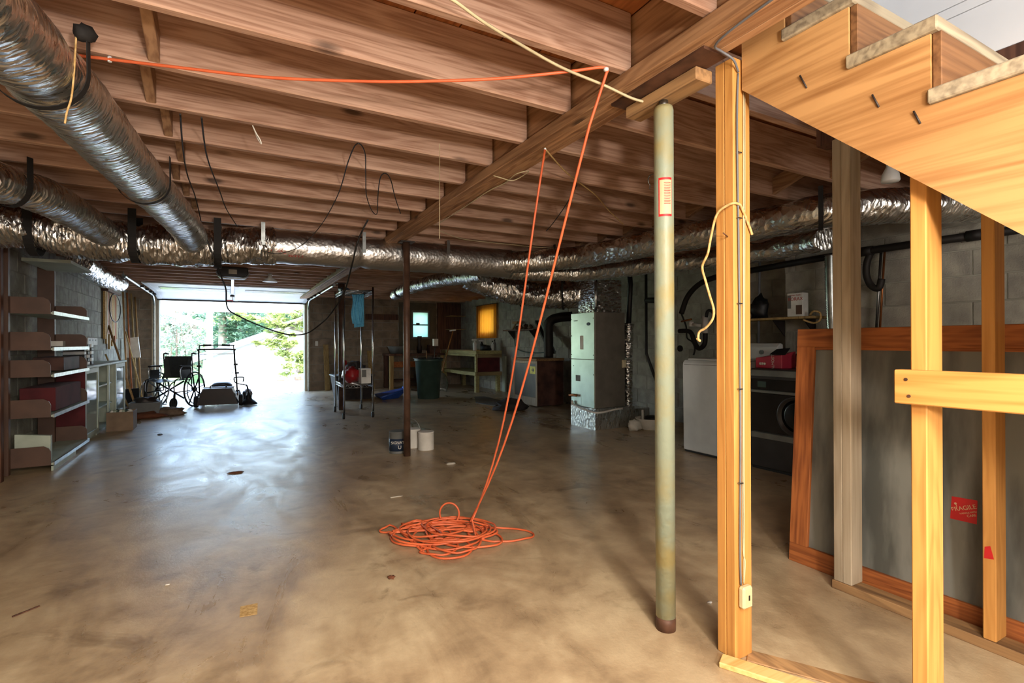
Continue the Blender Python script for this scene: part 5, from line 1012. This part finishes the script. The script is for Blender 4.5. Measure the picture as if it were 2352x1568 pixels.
# tote with stuff, blue sled
tt = thing('storage_tote', 'grey plastic tote filled with odds and ends behind the wire rack', 'tote', (2.05, 10.6, 0)); m = MB(); m.hexa([(1.82,10.35,0),(2.45,10.35,0),(2.45,10.85,0),(1.82,10.85,0)], [(1.76,10.3,.46),(2.5,10.3,.46),(2.5,10.9,.46),(1.76,10.9,.46)]).build('tub', 'fabric_dark', tt); box('rim', 'mouse_grey', 1.74, 2.52, 10.28, 10.92, .46, .485, tt, .006)
MB().lathe([(.07,.47),(.08,.6),(.03,.7)], (1.92,10.5,0), 14).build('jug', 'green_white', tt); MB().blob((1.95,10.5,.72), (.07,.06,.06), 12, 8, .3, 2).build('red_ball', 'red_plastic', tt); MB().blob((2.2,10.6,.58), (.2,.18,.14), 14, 9, .35, 5).build('clutter', 'fabric_dark', tt)
bs = thing('blue_sled', 'folded bright blue plastic sled lying on the floor behind the rack', 'sled', (2.7, 10.4, 0)); m = MB(); m.hexa([(2.58,9.95,0.0),(2.95,10.15,0.0),(3.1,10.65,0.0),(2.62,10.6,0.0)], [(2.54,9.9,.05),(3.12,10.15,.16),(3.2,10.7,.16),(2.58,10.65,.06)]).build('hull', 'blue_plastic', bs, .01); MB().tube([(2.54,9.9,.06),(3.12,10.15,.17),(3.2,10.7,.17)], .018, 8).build('lip', 'blue_plastic', bs)
# ---- wire rack
rk = thing('wire_rack', 'tall chrome wire rack on casters with only two shelves', 'rack', (1.66, 8.26, 0))
R = [(1.455,7.80),(1.87,7.76),(1.49,8.72),(1.93,8.82)]
for (x, y) in R:
    p = MB().lathe([(.0135,.09),(.0135,1.955)], (x,y,0), 14).build('pole', 'chrome', rk); c = MB().lathe([(.02,-.016),(.042,-.014),(.042,.014),(.02,.016)], (x-.012,y-.012,.042), 16, ax=0).build('caster', 'rubber', rk); MB().bar((x,y,.095), (x-.01,y-.01,.05), .03, .012).build('caster_fork', 'galv', c)
def wire_shelf(z, nm):
    par = lab(MB().tube([(R[i][0], R[i][1], z) for i in (0,1,3,2)], .008, 6, True).build(nm, 'chrome', rk), 'chrome wire shelf')
    MB().tube([(R[i][0], R[i][1], z-.045) for i in (0,1,3,2)], .006, 6, True).build('lower_rim', 'chrome', par)
    m = MB()
    for i in range(17):
        t = (i+.5)/17; a = Vector((*R[0],z+.004)).lerp(Vector((*R[2],z+.004)), t); b = Vector((*R[1],z+.004)).lerp(Vector((*R[3],z+.004)), t); m.cyl(a, b, .0035, 5)
    for i in range(3):
        t = (i+1)/4; a = Vector((*R[0],z-.004)).lerp(Vector((*R[1],z-.004)), t); b = Vector((*R[2],z-.004)).lerp(Vector((*R[3],z-.004)), t); m.cyl(a, b, .005, 5)
    w = m.build('wire_grid', 'chrome', par); w['kind'] = 'stuff'
    m = MB()
    for e in ((0,1),(0,2),(1,3)):
        a = Vector((*R[e[0]], 0)); b = Vector((*R[e[1]], 0)); n = 10 if e == (0,1) else 18
        m.tube([a.lerp(b, i/n) + Vector((0,0,z if i % 2 else z-.045)) for i in range(n+1)], .003, 5)
    w = m.build('truss_wire', 'chrome', par); w['kind'] = 'stuff'
wire_shelf(1.90, 'top_shelf'); wire_shelf(.495, 'bottom_shelf')
tg = thing('blue_towel', 'light blue towel hanging from the wire rack top', 'towel', (1.70, 7.9, 1.4)); m = MB(); m.grid(lambda u, v: Vector((1.60+.165*u+.012*math.sin(v*7+u*4), 7.95+.012*math.sin(u*22)+.05*v*0, 1.85-.44*v-.03*u*v+(.06*v if u > .5 else 0))), 24, 12); m.build('front_fold', 'towel_blue', tg, solid=.006)
m = MB(); m.grid(lambda u, v: Vector((1.64+.15*u, 7.985+.012*math.sin(u*20+1), 1.85-.50*v+.02*u)), 20, 10); m.build('back_fold', 'towel_blue', tg, solid=.006)
gb = thing('red_tool_bag', 'dark red bag with straps on the bottom shelf of the wire rack', 'bag', (1.63, 8.0, .5)); MB().blob((1.62,8.15,.625), (.13,.20,.125), 18, 12, .16, 3, .503).build('bag', 'red_plastic', gb); MB().tube(smoothpts([(1.55,8.05,.72),(1.57,8.03,.80),(1.63,8.03,.82),(1.68,8.05,.80),(1.69,8.07,.72)],5), .012, 6).build('strap', 'fabric_dark', gb)
wbx = thing('white_carton', 'white carton with a dark picture on the wire rack bottom shelf', 'box', (1.8, 7.95, .5)); box('carton', 'box_white', 1.715, 1.86, 7.86, 8.05, .504, .73, wbx, .003); box('picture', 'mouse_grey', 1.725, 1.79, 7.8585, 7.8598, .60, .71, wbx)
tag(MB().blob((1.53,8.42,.58), (.05,.12,.08), 12, 8, .3, 6, .503).build('dark_bundle', 'fabric_dark'), 'dark bundle at the left end of the wire rack bottom shelf', 'bundle'); tag(MB().blob((1.56,8.35,1.955), (.08,.2,.035), 12, 8, .35, 4, 1.91).build('cloth_bundle', 'navy'), 'dark blue cloth folded on top of the wire rack', 'cloth')
# ---- litter on the floor
def bit(px, r, mt, label, cat, sd=1): p = fl(*px); return tag(MB().blob((p.x, p.y, r[2]*.6), r, 10, 6, .35, sd, 0).build('floor_'+cat, mt), label, cat)
bit((1036,1066), (.05,.022,.010), 'paper', 'torn pale paper scrap on the floor right of the pole', 'scrap', 2); bit((541,1086), (.06,.022,.008), 'leaf_brown', 'dry brown leaf in the shiny floor patch', 'leaf', 3); bit((910,1141), (.05,.008,.004), 'paper', 'thin pale paper strip on the floor left of the cord', 'scrap', 4); bit((899,1328), (.018,.013,.008), 'leaf_brown', 'small dark clod on the floor below the cord pile', 'clod', 5)
bit((1630,1384), (.012,.009,.004), 'white_matte', 'white chip on the floor between column and post', 'chip', 6); bit((384,1343), (.012,.005,.003), 'white_matte', 'tiny white chip on the open floor at left', 'chip', 7); bit((368,998), (.03,.05,.008), 'dark_metal', 'dark twig on the floor near the carton', 'twig', 8)
q = fl(85,1403); tag(MB().hexa([q+Vector((-.07,-.02,.001)), q+Vector((.0,.04,.001)), q+Vector((-.004,.046,.001)), q+Vector((-.075,-.013,.001))], [q+Vector((-.07,-.02,.005)), q+Vector((.0,.04,.005)), q+Vector((-.004,.046,.005)), q+Vector((-.075,-.013,.005))]).build('wood_sliver', 'dark_wood'), 'dark wooden sliver on the floor at lower left', 'sliver')
ps = [fl(*p) for p in ((552,1393),(592,1385),(591,1410),(550,1417))]; tag(MB().add([p+Vector((0,0,.0012)) for p in ps]+[p+Vector((0,0,.0002)) for p in ps], [(0,1,2,3),(7,6,5,4),(0,4,5,1),(1,5,6,2),(2,6,7,3),(3,7,4,0)]).build('tape_square', 'rope'), 'square tan patch stuck on the floor at lower left', 'patch')
# ================================================================ outside
gnd = MB(); gnd.grid(lambda u, v: Vector((-30+70*u, YB+.1+60*v, -.02 - .30*min(1, v*60/7.5) - .0*v)), 20, 24)
struct(gnd.build('ground', 'lawn'), 'grass ground outside')
dwy = MB(); dwy.add([(-3.2,YB+.1,-.12),(9,YB+.1,-.12),(9,YB+7.9,-.40),(-1.2,YB+7.9,-.40),(-3.2,YB+.1,-.005),(9,YB+.1,-.005),(9,YB+7.9,-.27),(-1.2,YB+7.9,-.27)], [(0,3,2,1),(4,5,6,7),(0,1,5,4),(1,2,6,5),(2,3,7,6),(3,0,4,7)])
struct(dwy.build('driveway', 'driveway'), 'bright concrete driveway outside')
YH = 21.0
hs_ = thing('neighbour_house', 'white sided gable house beyond the driveway', 'house', (5, YH, -.3))
def gy(px, py, Y=YH): return aY(px, py, Y)
pL, pA, pR = gy(468, 826), gy(440, 834), gy(640, 765)
slope = (pR.z - pA.z)/(pR.x - pA.x)
xw0 = pL.x; roof_z = lambda x: pA.z + (x - pA.x)*slope
xpk = 9.0
MB().prism([(xw0,-.35),(2*xpk-xw0,-.35),(2*xpk-xw0,roof_z(xw0)),(xpk,roof_z(xpk)),(xw0,roof_z(xw0))], 1, YH+.03, YH+6).build('wall', 'siding', hs_)
z = -.30; h = .128
while z < roof_z(5.2) - .05:
    def xl(zz): return max(xw0, pA.x + (zz - pA.z)/slope)
    x0, x1 = xl(z), xl(z+h)
    MB().hexa([(x0+.005,YH-.012,z),(8,YH-.012,z),(8,YH+.03,z),(x0+.005,YH+.03,z)], [(x1+.005,YH+.016,z+h),(8,YH+.016,z+h),(8,YH+.03,z+h),(x1+.005,YH+.03,z+h)]).build('siding_board', 'siding', hs_)
    z += h
t_ = .07
MB().prism([(pA.x-.25,roof_z(pA.x-.25)),(xpk,roof_z(xpk)),(xpk,roof_z(xpk)+.16),(pA.x-.25,roof_z(pA.x-.25)+.16)], 1, YH-.30, YH-.26).build('rake_board', 'siding', hs_)
MB().prism([(pA.x-.3,roof_z(pA.x-.3)+.16),(xpk,roof_z(xpk)+.16),(xpk,roof_z(xpk)+.24),(pA.x-.3,roof_z(pA.x-.3)+.24)], 1, YH-.36, YH+6).build('roof', 'roof_grey', hs_)
box('corner_board', 'siding', xw0-.02, xw0+.10, YH-.03, YH+.02, -.35, roof_z(xw0)-.02, hs_)
for (x, y, lb_) in ((653,873,'concrete splash block at the foot of the white siding'), (692,866,'second concrete block by the siding near the door jamb')):
    p = gy(x, y, YH-.6); tag(box('splash_block', 'tan_bag', p.x-.22, p.x+.2, p.y-.12, p.y+.12, p.z-.10, p.z+.03, None, .01), lb_, 'block')
# carport: beam, post, brace
cp = thing('carport', 'white carport roof edge and round post outside the garage', 'carport', (0, 19, -.3))
YC = 19.5
b0, b1 = aY(372, 713, YC), aY(760, 718, YC)
MB().box(b0.x+.35, 9, YC, YC+.2, b0.z, b0.z+.5).build('front_beam', 'siding', cp); MB().hexa([(b0.x-.1,YC-3.2,b0.z+.02),(b0.x+.02,YC-3.2,b0.z+.02),(b0.x+.47,YC+.2,b0.z),(b0.x+.35,YC+.2,b0.z)], [(b0.x-.1,YC-3.2,b0.z+.5),(b0.x+.02,YC-3.2,b0.z+.5),(b0.x+.47,YC+.2,b0.z+.5),(b0.x+.35,YC+.2,b0.z+.5)]).build('side_beam', 'siding', cp)
q = aY(481, 800, YC); MB().lathe([(.095,-.4),(.095,b0.z)], (q.x, YC+.1, 0), 20).build('post', 'siding', cp); MB().lathe([(.13,-.4),(.13,-.2)], (q.x, YC+.1, 0), 20).build('post_base', 'siding', cp)
MB().bar(aY(340,703,YC-.2), aY(478,750,YC-.1), .05, .16).build('slant_beam', 'siding', cp)
fx = thing('flood_light', 'small outdoor floodlight under the carport beam', 'lamp', tuple(aY(690,705,16.5))); p = aY(689,707,16.5); MB().lathe([(.05,0),(.085,.12)], (0,0,0), 16, ax=1).xf(Matrix.Translation(p) @ Matrix.Rotation(.6, 4, 'Z')).build('bell', 'cream', fx); MB().cyl(p, p+Vector((.1,.05,.45)), .02, 8).build('stem', 'cream', fx)
# trees: trunk + foliage of small leaf quads
def tree(label, base, h, trunk_r, crowns, nleaf, ls, mat, seed, bark='bark', group='trees outside'):
    t = thing('tree', label, 'tree', base, group); rg = random.Random(seed); B = Vector(base)
    top = B + Vector((rg.uniform(-.2,.2), 0, h)); MB().tube(smoothpts([B, B.lerp(top,.4)+Vector((rg.uniform(-.15,.15),0,0)), top], 4), [trunk_r*(1-.6*i/8) for i in range(9)], 8).build('trunk', bark, t)
    for (c, r, n_) in crowns:
        MB().tube(smoothpts([B.lerp(top, .35+.4*rg.random()), Vector(c)+Vector((0,0,-.2*r[2])), Vector(c)], 4), [trunk_r*.4]*8+[trunk_r*.2], 5).build('branch', bark, t)
    m = MB(); tot = sum(n_ for _, _, n_ in crowns)
    for (c, r, n_) in crowns:
        cl = [Vector((rg.gauss(0,.5), rg.gauss(0,.5), rg.gauss(0,.5))) for _ in range(max(6, n_//45))]
        for i in range(n_):
            q = rg.choice(cl) + Vector((rg.gauss(0,.13), rg.gauss(0,.13), rg.gauss(0,.10)))
            p = Vector(c) + Vector((q.x*r[0], q.y*r[1], q.z*r[2]))
            a = Vector((rg.uniform(-1,1), rg.uniform(-1,1), rg.uniform(-.5,.5))).normalized(); b = a.cross(Vector((rg.uniform(-1,1), rg.uniform(-1,1), 1))).normalized(); s = ls*rg.uniform(.6,1.3)
            k = len(m.v); m.v += [p - a*s, p + b*s*.45, p + a*s, p - b*s*.45]; m.f.append([k,k+1,k+2,k+3]); m.sm.append(False)
    me = bpy.data.meshes.new('foliage'); me.from_pydata([v - B for v in m.v], [], m.f); me.materials.append(M[mat]); o = bpy.data.objects.new('foliage', me); COL.objects.link(o); o.parent = t; o['kind'] = 'stuff'
    return t
def P(x, y, Y): return aY(x, y, Y)
zg = -.35
def bs_(x, Y): q = P(x, 785, Y); return (q.x, Y, zg)
tree('yellow-green maple with drooping branches right outside the door', (3.3, 18.6, zg), 4.2, .14, [(P(640,745,18.4),(.75,.5,.30),900),(P(660,800,18.3),(.62,.5,.45),1000),(P(690,840,18.2),(.5,.4,.4),700),(P(600,785,18.4),(.45,.3,.14),350),(P(600,730,19),(.8,.5,.25),600),(P(700,720,18.6),(.5,.5,.3),600)], 0, .085, 'leaf_yellow', 5)
tree('grey-barked tree trunk standing behind the white house roof', bs_(645, 30), 9, .22, [(P(650,700,30),(2.4,1.6,1.3),1500),(P(600,690,30),(2.0,1.2,.9),1000)], 0, .14, 'leaf_green', 8)
tree('dense dark green tree directly behind the carport post', bs_(510, 33), 7, .25, [(P(520,800,33),(1.7,1.4,1.3),2200),(P(560,760,33),(1.6,1.4,1.4),2000),(P(540,720,33),(1.8,1.4,1.0),1600)], 0, .13, 'leaf_green', 11)
tree('tall blue-green tree between the carport post and house', bs_(575, 38), 9, .25, [(P(590,790,38),(2.3,1.8,1.6),2000),(P(600,730,38),(2.4,1.8,1.6),2000)], 0, .15, 'leaf_green', 12)
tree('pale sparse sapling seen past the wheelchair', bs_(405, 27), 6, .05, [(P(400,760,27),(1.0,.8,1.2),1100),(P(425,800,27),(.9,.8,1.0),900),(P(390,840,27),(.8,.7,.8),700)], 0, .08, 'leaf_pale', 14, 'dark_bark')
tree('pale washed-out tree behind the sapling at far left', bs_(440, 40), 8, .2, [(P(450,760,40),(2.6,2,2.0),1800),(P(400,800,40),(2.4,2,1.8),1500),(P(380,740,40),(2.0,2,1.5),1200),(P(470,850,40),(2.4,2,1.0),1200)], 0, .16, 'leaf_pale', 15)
tree('low green shrubbery under the pale trees', bs_(420, 30), 1.2, .1, [(P(400,872,30),(1.5,.8,.35),1200),(P(450,868,30),(1.2,.8,.4),1000)], 0, .09, 'leaf_green', 16)
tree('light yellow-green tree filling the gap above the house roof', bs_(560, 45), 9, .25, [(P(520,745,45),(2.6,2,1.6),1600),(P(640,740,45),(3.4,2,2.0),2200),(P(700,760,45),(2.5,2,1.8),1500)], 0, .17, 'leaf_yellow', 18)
